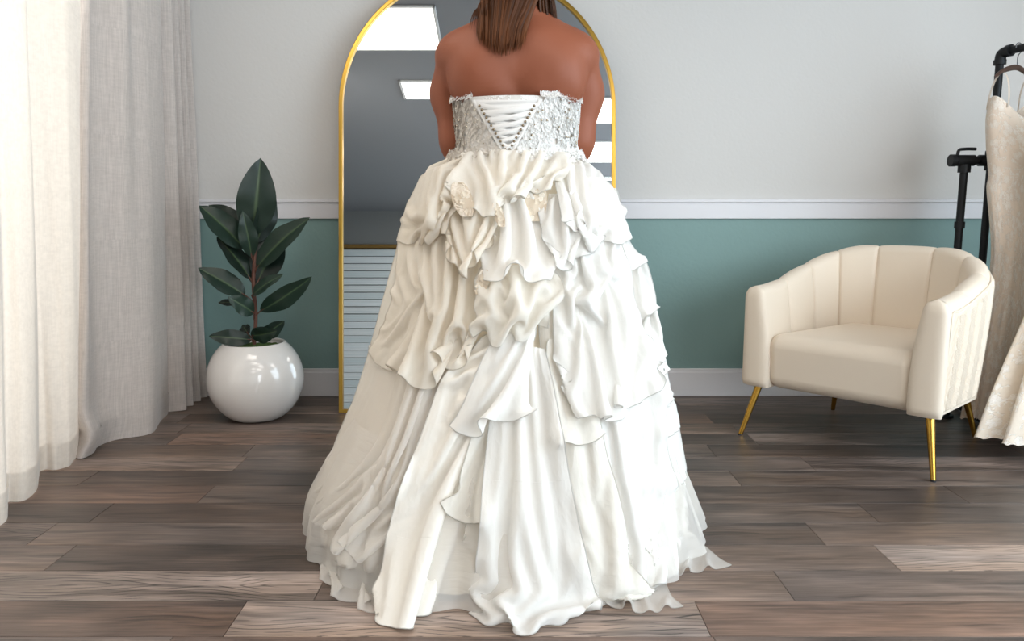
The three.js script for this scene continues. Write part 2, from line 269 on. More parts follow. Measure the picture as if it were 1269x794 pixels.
{
  // tops of the folds, measured along the picture's upper edge at the depth of each fold
  const tp = (px, z, d = 0) => [atZ(px, 0, z).x + d, z];
  const X0 = tp(20, -2.3)[0];
  curtain('curtain', 'cream curtain panel at the far left edge with its hem nearest the camera', [[-1.66, -1.45], [-1.54, -1.58], [-1.66, -1.74], [-1.53, -1.88], [-1.64, -2.04], [-1.56, -2.2], fp(10, 623), fp(28, 622), fp(42, 611), fp(49, 590)], [[X0 - 0.02, -1.45], [X0 + 0.03, -1.58], [X0 - 0.04, -1.74], [X0 + 0.03, -1.88], [X0 - 0.04, -2.04], [X0 + 0.03, -2.2], tp(18, -2.36), tp(36, -2.42), tp(56, -2.48), tp(62, -2.54, -0.03)], M.cream, {}, 'cream curtains');
  curtain('curtain', 'cream curtain panel between the leftmost cream panel and the grey linen curtain', [fp(45, 589), fp(53, 584), fp(70, 583), fp(83, 580), fp(92, 570), fp(98, 552)], [tp(58, -2.53, -0.05), tp(66, -2.58), tp(84, -2.64, -0.02), tp(97, -2.70, 0.01), tp(112, -2.78), tp(122, -2.84)], M.cream, {}, 'cream curtains');
  curtain('curtain', 'grey linen curtain with a puddled hem, widest of the two grey panels', [fp(88, 562), fp(96, 569), fp(112, 562), fp(126, 556), fp(146, 546), fp(170, 541), fp(190, 533), fp(204, 522), fp(208, 513), [fp(204, 510)[0] - 0.03, fp(204, 510)[1]]], [tp(110, -2.90, -0.08), tp(132, -2.95, 0.0), tp(134, -3.06, -0.06), tp(150, -3.14, -0.02), tp(168, -3.2, 0.03), tp(172, -3.32, -0.03), tp(190, -3.40, 0.0), tp(206, -3.46, 0.02), tp(209, -3.52, 0.0), tp(203, -3.56, -0.05)], M.linen, { bulge: (u, y) => 0.03 * Math.sin(clamp(u, 0, 1) * 14 - 0.3) * Math.sin(Math.PI * clamp(u, 0, 1)) + 0.035 * Math.exp(-Math.pow((y - 0.09) / 0.06, 2)) * sst(0.6, 0.1, u) }, 'grey curtains');
  const nb = [], nt = []; for (let i = 0; i < 9; i++) { const z = -3.52 - 0.0415 * i, k = i % 2 ? 0.028 : -0.05; nb.push([-1.60 + k * (i === 8 ? 0.2 : 1), z]); nt.push([tp(lerp(209, 236, i / 8), z)[0] + k * (i === 8 ? 0.1 : 0.8) - 0.005, z]); }
  curtain('curtain', 'narrow grey linen curtain in the corner beside the rubber plant', nb, nt, M.linen, {}, 'grey curtains');
  const tr = thing('curtain_track', 'white ceiling track carrying the cream and grey curtains', 'curtain track', [-1.5, CEIL, -2.65]);
  mesh('rail', rbox(-0.02, 0.02, -0.03, 0, -1.2, 1.2, 0.004), M.whitePaint, tr);
}

// ------------------------------------------------------------------ rubber plant
{
  const zP = -3.45, c = atZ(315, 425, zP), t = thing('potted_plant', 'rubber plant with dark glossy leaves in a round white ceramic pot', 'potted plant', [c.x, 0, zP]);
  const prof = []; const Rp = 0.2165, yc = 0.185, rr = 0.141;
  prof.push(new THREE.Vector2(0.001, 0), new THREE.Vector2(0.095, 0), new THREE.Vector2(0.108, 0.004));
  for (let i = 0; i <= 40; i++) { const a = lerp(-1.0, 0.86, i / 40); prof.push(new THREE.Vector2(Rp * Math.cos(a), yc + 0.217 * Math.sin(a))); }
  prof.push(new THREE.Vector2(rr - 0.003, 0.355), new THREE.Vector2(rr - 0.010, 0.354), new THREE.Vector2(rr - 0.013, 0.345), new THREE.Vector2(rr - 0.006, 0.31), new THREE.Vector2(0.001, 0.30));
  mesh('pot', new THREE.LatheGeometry(prof, 96), phy({ color: '#e6e3e0', roughness: 0.22, clearcoat: 1, clearcoatRoughness: 0.05 }), t);
  const r = rng(5), moss = [];
  for (let i = 0; i < 260; i++) { const a = r() * 6.283, d = Math.sqrt(r()) * 0.122, g = new THREE.IcosahedronGeometry(0.008 + r() * 0.012, 0); g.scale(1, 0.6, 1); g.rotateY(r() * 6); g.translate(Math.cos(a) * d, 0.322 + 0.012 * (1 - d / 0.12) + r() * 0.006, Math.sin(a) * d); moss.push(g); }
  const soil = new THREE.CylinderGeometry(0.134, 0.134, 0.02, 40); soil.translate(0, 0.312, 0); mesh('soil', soil, std({ color: '#2a211b', roughness: 1 }), t);
  tag(mesh('moss', merge(moss), std({ color: '#4a6330', roughness: 0.95, flatShading: true }), t), 'green moss covering the soil', null, null, 'stuff');
  const L = (px, py, dz = 0) => { const p = atZ(px, py, zP + dz); p.x -= c.x; p.z -= zP; return p; };
  const stemMat = std({ color: '#5d3a2e', roughness: 0.6 });
  mesh('stem', tube([L(315, 428), L(317, 390), L(314, 350), L(316, 310), L(313, 270), L(314, 235)], 0.0085, 40, 10), stemMat, t);
  const leafMat = phy({ vertexColors: true, roughness: 0.38, specularIntensity: 0.6, clearcoat: 0.15, clearcoatRoughness: 0.3, side: THREE.DoubleSide });
  // [base, tip, width px, depth of tip, twist, tone]
  const spec = [
    [[313, 292], [323, 196], 46, 0.03, 0.05, 1.0], [[318, 300], [338, 232], 26, -0.04, 0.6, 0.8], [[303, 308], [248, 253], 31, 0.06, 0.5, 1.1], [[309, 288], [258, 252], 24, -0.05, 0.3, 0.8],
    [[310, 345], [270, 292], 22, 0.03, 0.7, 0.75], [[304, 366], [246, 331], 26, 0.08, 0.45, 1.1], [[318, 332], [381, 268], 26, 0.07, -0.75, 1.2], [[320, 348], [347, 288], 40, -0.06, -0.2, 0.6],
    [[323, 385], [386, 345], 26, 0.06, 0.35, 1.3], [[300, 376], [269, 374], 9, -0.04, 0.4, 0.8], [[315, 388], [284, 368], 22, 0.12, 0.3, 1.5], [[312, 366], [349, 339], 13, 0.12, -0.7, 1.4],
    [[312, 421], [259, 416], 20, 0.08, 0.25, 0.9], [[320, 418], [353, 398], 20, -0.03, 0.5, 1.0], [[312, 416], [342, 411], 22, 0.1, 0.2, 1.2], [[312, 318], [301, 262], 22, 0.07, 0.1, 1.2], [[318, 355], [325, 285], 36, -0.08, 0, 0.55], [[308, 414], [300, 402], 14, -0.07, 0, 0.6],
  ];
  const stemAt = (py) => L(315, py);
  spec.forEach(([b, e, w, dz, tw, tone], i) => {
    const B = L(b[0], b[1], dz * 0.2), E = L(e[0], e[1], dz), S = stemAt(b[1] + 8), ax = E.clone().sub(B), len = ax.length(); ax.normalize();
    const toCam = V(-c.x, EYE - 0.7, -zP).normalize(); let side = new THREE.Vector3().crossVectors(ax, toCam).normalize(); let nor = new THREE.Vector3().crossVectors(side, ax).normalize();
    side.applyAxisAngle(ax, tw); nor.applyAxisAngle(ax, tw);
    const hw = w / 2 / 273 / Math.max(0.45, Math.cos(tw));
    const f = (u, v) => { const s = u * 2 - 1, wv = hw * Math.pow(Math.sin(Math.PI * Math.pow(v, 0.85)), 0.75) * (v > 0.93 ? 1 - 0.3 * (v - 0.93) / 0.07 : 1) + 0.0004; const cup = 0.22 * wv * Math.abs(s) * (1.2 - 0.4 * Math.abs(s)) + 0.003 * Math.sin(v * 15 + i) * Math.abs(s); const droop = -0.05 * len * v * v * 1.0 + 0.04 * len * Math.sin(v * Math.PI);
      return B.clone().addScaledVector(ax, len * v).addScaledVector(side, wv * s).addScaledVector(nor, cup + droop); };
    const g = surf(16, 28, f), col = []; const uv = g.attributes.uv;
    for (let q = 0; q < uv.count; q++) { const s = Math.abs(uv.getX(q) * 2 - 1), v = uv.getY(q), mid = Math.exp(-s * s * 160), vein = 0.12 * Math.pow(Math.max(0, Math.sin(v * 70 + s * 12)), 6); const k = tone * (0.8 + vein); col.push(0.014 * k + 0.05 * mid, 0.032 * k + 0.075 * mid, 0.022 * k + 0.03 * mid); }
    g.setAttribute('color', new THREE.Float32BufferAttribute(col, 3));
    const m = mesh('leaf', g, leafMat, t); mesh('leaf_stalk', tube([S, S.clone().lerp(B, 0.6), B, B.clone().addScaledVector(ax, 0.02)], 0.0032, 8, 6), stemMat, m);
  });
}

// ------------------------------------------------------------------ armchair
{
  const t = thing('armchair', 'cream velvet barrel armchair with channel-tufted back and splayed gold legs', 'armchair', [1.50, 0, -3.11], -47.8 * Math.PI / 180);
  const velB = dataTex(256, 256, (u, v) => { const n = 128 + 120 * (fbm(u * 50, v * 50, 2, 4, 50) - 0.5); return [n, n, n]; }, false);
  const velvet = phy({ color: '#e3d5c3', roughness: 0.62, sheen: 0.6, sheenRoughness: 0.4, sheenColor: new THREE.Color('#fff6ea'), bumpMap: velB, bumpScale: 0.0004 });
  const ax = 0.392, bz = 0.35, zs = 0.0, zf = 0.335, th = 0.088;
  // outer plan path: right front -> back -> left front; s in [0,1]
  const straight = zf - zs, arc = Math.PI * Math.sqrt((ax * ax + bz * bz) / 2), total = 2 * straight + arc;
  function plan(s) {
    const d = s * total; let p, n;
    if (d < straight) { p = [ax - 0.012 * (1 - d / straight) * 0, zf - d]; n = [1, 0]; }
    else if (d > total - straight) { p = [-ax, zf - (total - d)]; n = [-1, 0]; }
    else { const a = (d - straight) / arc * Math.PI; const ca = Math.cos(a), sa = Math.sin(a), e = 0.86; const X = Math.sign(ca) * Math.pow(Math.abs(ca), e), Z = Math.pow(Math.max(0, sa), e); p = [ax * X, zs - bz * Z]; n = [Math.sign(ca) * Math.pow(Math.abs(ca), 2 - e) / ax, -Math.pow(Math.max(0, sa), 2 - e) / bz]; const l = Math.hypot(...n); n = [n[0] / l, n[1] / l]; }
    return { p, n };
  }
  const rimH = (s) => { const a = Math.abs(s * 2 - 1); return 0.645 + 0.158 * (1 - sst(0.12, 0.98, a)); };
  const yb = 0.225;
  // profile q in [0,1]: inner bottom -> inner top -> over the rim -> outer edge ; returns [inset from outer path, y]
  function prof(s, q) {
    const h = rimH(s);
    if (q < 0.6) { const k = q / 0.6, y = lerp(yb + 0.02, h - 0.045, k); return [th + 0.03 * (1 - k) + 0.010 * Math.sin(k * Math.PI), y]; }
    const a = (q - 0.6) / 0.4 * Math.PI, r = th / 2 - 0.002; return [th / 2 + r * Math.cos(a), h - 0.045 + 0.045 * Math.pow(Math.sin(Math.min(a, Math.PI)), 0.8)];
  }
  const NCH = 9, cush = 0.017;
  for (let k = 0; k < NCH; k++) {
    const s0 = k / NCH, s1 = (k + 1) / NCH, first = k === 0, last = k === NCH - 1;
    const g = surf(26, 64, (u, q) => {
      const s = lerp(s0, s1, u), { p, n } = plan(s), [ins, y] = prof(s, q), bump = cush * (Math.pow(Math.sin(Math.PI * clamp(u, 0, 1)), 0.4) - 1) * ((first && u < 0.5) || (last && u > 0.5) ? 0 : 1) * sst(1.02, 0.9, q);
      const ang = q < 0.6 ? 0 : (q - 0.6) / 0.4 * Math.PI; const di = ins + bump * Math.cos(ang) , dy = 0.4 * bump * Math.sin(ang);
      return V(p[0] - n[0] * di, y + dy, p[1] - n[1] * di);
    }, { uvs: (u, v) => [(s0 + u / NCH) * total, v * 0.8] });
    g.index.array.reverse(); g.computeVertexNormals();
    mesh('back_channel', g, velvet, t);
  }
  // rounded fronts of the two arms
  for (const e of [0, 1]) {
    const { p } = plan(e), sx = Math.sign(p[0]);
    const g = surf(40, 40, (u, v) => {
      const y = lerp(yb, rimH(e) - 0.0, v), a = (u - 0.5) * Math.PI, top = sst(1.0, 0.9, v), bot = sst(-0.01, 0.05, v);
      const ki = clamp((y - yb - 0.02) / (rimH(e) - 0.065 - yb), 0, 1), inner = th + 0.03 * (1 - ki) + 0.010 * Math.sin(ki * Math.PI) + 0.002, half = inner / 2, mid = inner / 2;
      const k = v > 0.88 ? Math.sqrt(Math.max(0, 1 - Math.pow((v - 0.88) / 0.12, 2))) : 1;
      const sa = Math.sign(a) * Math.pow(Math.abs(Math.sin(a)), 0.75), ca = Math.pow(Math.max(0, Math.cos(a)), 0.6);
      const xo = mid - half * sa * (0.15 + 0.85 * k) * (0.94 + 0.06 * bot), z = zf - 0.006 + (0.036 * ca * (0.2 + 0.8 * k)) * (0.6 + 0.4 * bot);
      return V(sx * (ax - xo), y, z);
    });
    if (sx > 0) { g.index.array.reverse(); g.computeVertexNormals(); }
    mesh('arm_front', g, velvet, t);
    mesh('arm_base', rbox(sx > 0 ? ax - th - 0.03 : -ax + 0.02, sx > 0 ? ax - 0.02 : -ax + th + 0.03, yb - 0.004, yb + 0.06, -0.1, zf + 0.01, 0.006), velvet, t);
  }
  // quilted outside: nested chevrons pressed into the velvet
  const zig = (x, y) => { const P = 0.115, cx = ((x / P) % 1 + 1) % 1, tri = Math.abs(cx * 2 - 1); const w = ((y + 0.2 * tri) / 0.046); const f = w - Math.floor(w); const ridge = 1 - Math.pow(Math.abs(f * 2 - 1), 1.6), seam = Math.min(1, Math.min(cx, 1 - cx) * 14) * Math.min(1, Math.abs(cx - 0.5) * 28 + 0.25); return ridge * (0.45 + 0.55 * seam); };
  const outer = surf(620, 150, (u, v) => {
    const { p, n } = plan(u), h = rimH(u) - 0.045, y = lerp(yb, h, v), taper = 0.03 * Math.pow(1 - v, 1.5), edge = sst(0, 0.03, u) * sst(1, 0.97, u) * sst(0, 0.05, v) * sst(1, 0.97, v);
    const d = 0.015 * zig(u * total, y * 1.0) * edge - taper * 0.9; return V(p[0] + n[0] * d, y, p[1] + n[1] * d);
  });
  mesh('quilted_outside', outer, velvet, t);
  { const pts = []; const at = (s, y) => { const { p, n } = plan(s); return V(p[0] + n[0] * 0.001, y, p[1] + n[1] * 0.001); }; for (let i = 0; i < 14; i++) pts.push(at(0.006, lerp(yb + 0.01, rimH(0) - 0.06, i / 13)).add(V(-0.018 * (1 - i / 13) ** 1.5, 0, 0))); for (let i = 0; i < 60; i++) { const s = lerp(0.014, 0.986, i / 59); pts.push(at(s, rimH(s) - 0.043)); } for (let i = 13; i >= 0; i--) pts.push(at(0.994, lerp(yb + 0.01, rimH(1) - 0.06, i / 13)).add(V(0.018 * (1 - i / 13) ** 1.5, 0, 0))); mesh('piping', tube(pts, 0.0042, 260, 8), velvet, t); }
  // seat: domed cushion with a deep rounded apron
  const seat = new RoundedBoxGeometry(2 * (ax - th - 0.004), 0.225, 0.60, 10, 0.055), sp = seat.attributes.position;
  for (let i = 0; i < sp.count; i++) {
    let x = sp.getX(i), y = sp.getY(i), z = sp.getZ(i); const hx = ax - th, bk = clamp((0.05 - z) / 0.36, 0, 1); x *= 1 - 0.42 * bk * bk; if (y > 0) y += 0.028 * (1 - (x / hx) ** 2) * (1 - (z / 0.34) ** 2) + 0.0; if (z > 0.2) z += 0.028 * (1 - (x / hx) ** 2); if (z > 0.1 && y < 0) z -= 0.012 * (-y / 0.11);
    sp.setXYZ(i, x, y, z);
  }
  seat.computeVertexNormals(); seat.translate(0, yb + 0.108, 0.034); const seatS = mergeVertices((seat.deleteAttribute('normal'), seat.deleteAttribute('uv'), seat)); seatS.computeVertexNormals();
  mesh('seat', seatS, velvet, t);
  mesh('underside', surf(40, 8, (u, v) => { const { p } = plan(u); return V(p[0] * v * 0.9, yb + 0.004, p[1] * v * 0.9); }), M.dark, t);
  const brass = std({ color: '#c99b45', metalness: 1, roughness: 0.22 });
  for (const [sx, sz] of [[-1, 1], [1, 1], [-1, -1], [1, -1]]) {
    const foot = V(sx * (sz > 0 ? 0.385 : 0.308), 0, sz * 0.352), topP = V(sx * (sz > 0 ? 0.335 : 0.262), yb + 0.012, sz * (sz > 0 ? 0.29 : 0.285));
    const lg = mesh('leg', rod(foot.clone().lerp(topP, 0.02), topP, 0.0095, 0.0165, 20), brass, t); mesh('leg_glide', rod(V(foot.x, 0, foot.z), V(foot.x, 0.006, foot.z), 0.0092), M.dark, lg);
  }
}

// ------------------------------------------------------------------ pipe rack, hangers, gowns
const railDir = V(0.3, 0, 0.954).normalize(), railA = V(2.137, 1.638, -3.45);
{
  const t = thing('clothes_rack', 'black pipe clothes rack behind the armchair with lace gowns on it', 'clothes rack', [0, 0, 0]);
  const pr = 0.0165, A = railA, Bp = railA.clone().addScaledVector(railDir, 1.15), ring = (p, d, r = 0.024, l = 0.035) => rod(p.clone().addScaledVector(d, -l / 2), p.clone().addScaledVector(d, l / 2), r, r, 18);
  const up = V(0, 1, 0), bar = (name, a, b, extra = []) => mesh(name, merge([rod(a, b, pr, pr, 16), ...extra]), M.blackPipe, t);
  const elbow = (c, d1, d2) => { const pts = [c.clone().addScaledVector(d1, 0.042), c.clone().addScaledVector(d1, 0.012).addScaledVector(d2, 0.004), c.clone().addScaledVector(d2, 0.012).addScaledVector(d1, 0.004), c.clone().addScaledVector(d2, 0.042)]; return merge([tube(pts, 0.022, 16, 14), ring(c.clone().addScaledVector(d1, 0.042), d1, 0.0255, 0.02), ring(c.clone().addScaledVector(d2, 0.042), d2, 0.0255, 0.02)]); };
  bar('upright', V(A.x, 0.03, A.z), V(A.x, A.y - 0.03, A.z)); bar('upright', V(Bp.x, 0.03, Bp.z), V(Bp.x, Bp.y - 0.03, Bp.z));
  bar('top_rail', A.clone().addScaledVector(railDir, 0.03), Bp.clone().addScaledVector(railDir, -0.03));
  mesh('elbow', elbow(A, V(0, -1, 0), railDir), M.blackPipe, t); mesh('elbow', elbow(Bp, V(0, -1, 0), railDir.clone().negate()), M.blackPipe, t);
  // low side bar with its own post
  const y2 = 1.175, j = V(A.x, y2, A.z), e = V(1.965, y2, -3.45), post = V(2.02, y2, -3.45);
  bar('side_bar', j, e); mesh('tee', merge([ring(j, up, 0.026, 0.085), ring(j.clone().add(V(-0.03, 0, 0)), V(1, 0, 0), 0.025, 0.05)]), M.blackPipe, t);
  mesh('tee', merge([ring(post, V(1, 0, 0), 0.025, 0.08), ring(post.clone().add(V(0, -0.035, 0)), up, 0.026, 0.035), ring(e, V(1, 0, 0), 0.027, 0.022)]), M.blackPipe, t);
  mesh('bracket', tube([post.clone().add(V(-0.035, 0.02, 0)), post.clone().add(V(-0.03, 0.045, 0)), post.clone().add(V(-0.005, 0.05, 0)), post.clone().add(V(0.045, 0.05, 0))], 0.007, 20, 8), M.blackPipe, t);
  bar('post', V(post.x, 0.02, post.z), post, [ring(V(post.x, 0.89, post.z), up, 0.022, 0.03)]);
  const foot = (p, d) => merge([rod(p.clone().addScaledVector(d, -0.3).setY(0.022), p.clone().addScaledVector(d, 0.42).setY(0.022), pr, pr, 14), ring(p.clone().addScaledVector(d, 0.42).setY(0.022), d, 0.0215, 0.03), ring(p.clone().addScaledVector(d, -0.3).setY(0.022), d, 0.0215, 0.03), ring(V(p.x, 0.045, p.z), up, 0.025, 0.06)]);
  const fd = V(-0.16, 0, 0.98); mesh('foot', foot(A, fd), M.blackPipe, t); mesh('foot', foot(Bp, fd), M.blackPipe, t);
  mesh('foot_flange', merge([rod(V(post.x, 0, post.z), V(post.x, 0.012, post.z), 0.04, 0.04, 20), rod(V(post.x, 0.012, post.z), V(post.x, 0.04, post.z), 0.025)]), M.blackPipe, t);
}
// lace cloth: pale floral motifs raised on a warm ground
const laceMask = (() => {
  const S = 512, d = new Float32Array(S * S), r = rng(31);
  const add = (x, y, v) => { x = ((Math.round(x) % S) + S) % S; y = ((Math.round(y) % S) + S) % S; const o = y * S + x; if (v > d[o]) d[o] = v; };
  const disc = (cx, cy, rad, v, ring) => { for (let y = -rad - 1; y <= rad + 1; y++) for (let x = -rad - 1; x <= rad + 1; x++) { const l = Math.hypot(x, y); if (l <= rad) add(cx + x, cy + y, ring && l < rad - 2.4 ? v * 0.62 : v); } };
  for (let i = 0; i < 64; i++) { const cx = r() * S, cy = r() * S, R = 11 + r() * 17, n = 5 + Math.floor(r() * 2), a0 = r() * 6.28; for (let k = 0; k < n; k++) { const a = a0 + k * 6.283 / n; disc(cx + Math.cos(a) * R * 0.62, cy + Math.sin(a) * R * 0.62, R * 0.42, 0.9, true); } disc(cx, cy, R * 0.2, 1); }
  for (let i = 0; i < 90; i++) { let x = r() * S, y = r() * S, a = r() * 6.28; const w = 1.6 + r(); for (let k = 0; k < 60; k++) { a += (r() - 0.5) * 0.5; x += Math.cos(a) * 1.6; y += Math.sin(a) * 1.6; disc(x, y, w, 0.75); if (k % 12 === 6) { const b = a + (r() < 0.5 ? 1 : -1) * 1.2; for (let q = 0; q < 7; q++) disc(x + Math.cos(b) * q * 1.6, y + Math.sin(b) * q * 1.6, 3.4 * Math.sin((q + 0.6) / 7.2 * Math.PI), 0.85); } } }
  return (u, v) => d[Math.floor(v * S) % S * S + Math.floor(u * S) % S];
})();
const laceMap = (g, p) => dataTex(512, 512, (u, v, x, y) => { const m = laceMask(u, v), net = ((x + y) % 5 === 0 || (x - y + 5000) % 5 === 0) ? 0.22 : 0, k = Math.max(m, net), n = (fbm(u * 20, v * 20, 4, 2, 20) - 0.5) * 10; return [lerp(g[0], p[0], k) + n, lerp(g[1], p[1], k) + n, lerp(g[2], p[2], k) + n]; });
const laceBump = dataTex(512, 512, (u, v) => { const k = 40 + 200 * laceMask(u, v); return [k, k, k]; }, false);
M.laceIvory = phy({ map: laceMap([236, 223, 206], [252, 247, 240]), bumpMap: laceBump, bumpScale: 0.002, roughness: 0.75, side: THREE.DoubleSide });
M.laceBlush = phy({ map: laceMap([237, 220, 202], [251, 244, 234]), bumpMap: laceBump, bumpScale: 0.002, roughness: 0.75, side: THREE.DoubleSide });
const hangerMat = std({ color: '#4a342a', roughness: 0.45 }), steel = std({ color: '#6b6d70', metalness: 1, roughness: 0.3 });
function gown(c, turn, mat, label, hangLabel, seed, W0, hem, dy, fz) {
  // c: point on the rail
  const hg = thing('clothes_hanger', hangLabel, 'hanger', [c.x, c.y, c.z], turn, undefined);
  mesh('hook', tube([V(0, -0.075, 0), V(0, -0.03, 0), V(0.024, -0.008, 0), V(0.021, 0.018, 0), V(0, 0.0235, 0), V(-0.021, 0.016, 0), V(-0.023, 0.0, 0)], 0.0022, 36, 8), steel, hg);
  const arm = new THREE.CatmullRomCurve3([V(-0.2, -0.135, 0.012), V(-0.1, -0.098, 0), V(0, -0.078, 0), V(0.1, -0.098, 0), V(0.2, -0.135, 0.012)]);
  const bar = surf(48, 14, (u, v) => { const p = arm.getPoint(u), a = v * 6.2832, e = Math.pow(Math.sin(Math.PI * clamp(u, 0.004, 0.996)), 0.3); return V(p.x, p.y + Math.cos(a) * 0.012 * e, p.z + Math.sin(a) * 0.008 * e); }, { closeU: false });
  mesh('bar', bar, hangerMat, hg);
  const t = thing('bridal_gown', label, 'gown', [c.x, 0, c.z], turn, undefined), r = rng(seed);
  const yT = 1.40 + dy, yW = 1.10 + dy, y0 = hem, ph = r() * 6;
  const hw = spline1([y0, 0.35, 0.7, yW - 0.05, yW, yW + 0.12, yT - 0.06, yT], [W0, W0 * 0.8, W0 * 0.55, 0.17, 0.145, 0.16, 0.175, 0.165]);
  const dp = spline1([y0, 0.35, 0.7, yW, yT], [W0 * 0.36, W0 * 0.3, W0 * 0.24, 0.07, 0.065]), fwd = (y) => fz * sst(1.38, 0.75, y);
  const pt = (u, y) => { const a = u * Math.PI * 2, f = sst(yW + 0.02, 0.2, y), w = (0.10 * Math.sin(a * 7 + ph + 1.2 * Math.sin(y * 3 + ph)) + 0.05 * Math.sin(a * 13 + ph * 2)) * f; return V(Math.cos(a) * hw(y) * (1 + w), y + (y < y0 + 0.001 ? 0 : 0), Math.sin(a) * dp(y) * (1 + w * 1.3)).add(V(fwd(y) * Math.sin(-turn), 0, fwd(y) * Math.cos(turn))); };
  mesh('skirt', surf(240, 70, (u, v) => { const y = lerp(y0, yW, v), q = pt(u, y); if (v === 0) q.y += 0.008 * Math.abs(Math.sin(u * 150)); return q; }, { closeU: true, uvs: (u, v) => [u * 5, v * 3.1] }), mat, t);
  const neck = (u) => { const a = u * Math.PI * 2; return yT - 0.07 * Math.pow(Math.abs(Math.sin(a)), 2) + 0.03 * Math.abs(Math.cos(a)); };
  mesh('bodice', surf(120, 20, (u, v) => { const y = lerp(yW, neck(u), v); return pt(u, y); }, { closeU: true, uvs: (u, v) => [u * 2.2, v * 0.8] }), mat, t);
  for (const s of [-1, 1]) mesh('strap', surf(4, 20, (u, v) => { const k = v * Math.PI, x = s * lerp(0.13, 0.115, Math.sin(k)) + (u - 0.5) * 0.016, y = yT - 0.02 + (1.638 - 0.088 - yT) * Math.sin(k) ; return V(x, y, Math.cos(k) * 0.042); }), mat, t);
  mesh('lining', surf(120, 6, (u, v) => { const q = pt(u, lerp(y0 + 0.02, 0.6, v)); q.x *= 0.95; q.z *= 0.95; return q; }), std({ color: '#e9dccb', roughness: 0.8, side: THREE.DoubleSide }), t);
  return t;
}
{
  const p = (d) => railA.clone().addScaledVector(railDir, d);
  gown(p(0.085), 0.55, M.laceBlush, 'blush lace bridal gown hanging rearmost on the rack, against the pipe upright', 'dark wooden hanger nearest the upright of the black pipe rack', 3, 0.245, 0.07, 0.0, 0.09);
  gown(p(0.39), 0.3, M.laceIvory, 'ivory lace bridal gown hanging in front, its wide hem beside the armchair', 'dark wooden hanger of the front ivory lace gown, at the right picture edge', 8, 0.44, 0.08, 0.0, 0.14);
}

// ------------------------------------------------------------------ the bride: body
const PX = 0.015, PZ = -2.27;
const person = thing('person', 'woman seen from behind in a strapless ivory wedding gown, long brown hair down her back', 'person', [PX, 0, PZ]);
function smin(a, b, k) { const h = Math.max(k - Math.abs(a - b), 0) / k; return Math.min(a, b) - h * h * k * 0.25; }
function capsule(ax, ay, az, bx, by, bz, ra, rb) { const dx = bx - ax, dy = by - ay, dz = bz - az, l2 = dx * dx + dy * dy + dz * dz || 1e-9; return (x, y, z) => { const t = clamp(((x - ax) * dx + (y - ay) * dy + (z - az) * dz) / l2, 0, 1); return Math.hypot(x - ax - dx * t, y - ay - dy * t, z - az - dz * t) - lerp(ra, rb, t); }; }
function mcubes(n, lo, hi, sdf) {
  const mc = new MarchingCubes(n, std({}), false, false, 400000), f = mc.field, h = n / 2; mc.isolation = 0;
  const at = (i, k) => lo[k] + ((i - h) / h + 1) / 2 * (hi[k] - lo[k]);
  for (let z = 0; z < n; z++) for (let y = 0; y < n; y++) for (let x = 0; x < n; x++) f[x + y * n + z * n * n] = -sdf(at(x, 0), at(y, 1), at(z, 2));
  mc.update();
  const c = mc.count, p = new Float32Array(c * 3);
  for (let i = 0; i < c; i++) for (let k = 0; k < 3; k++) p[i * 3 + k] = lo[k] + (mc.positionArray[i * 3 + k] + 1) / 2 * (hi[k] - lo[k]);
  let g = new THREE.BufferGeometry(); g.setAttribute('position', new THREE.BufferAttribute(p, 3)); g = mergeVertices(g, 1e-5); g.computeVertexNormals(); return g;
}
const skinBump = dataTex(256, 256, (u, v) => { const n = 128 + 110 * (fbm(u * 60, v * 60, 12, 3, 60) - 0.5); return [n, n, n]; }, false);
M.skin = phy({ color: '#8c5038', roughness: 0.55, specularIntensity: 0.7, sheen: 0.05, sheenColor: new THREE.Color('#ffb59a') });
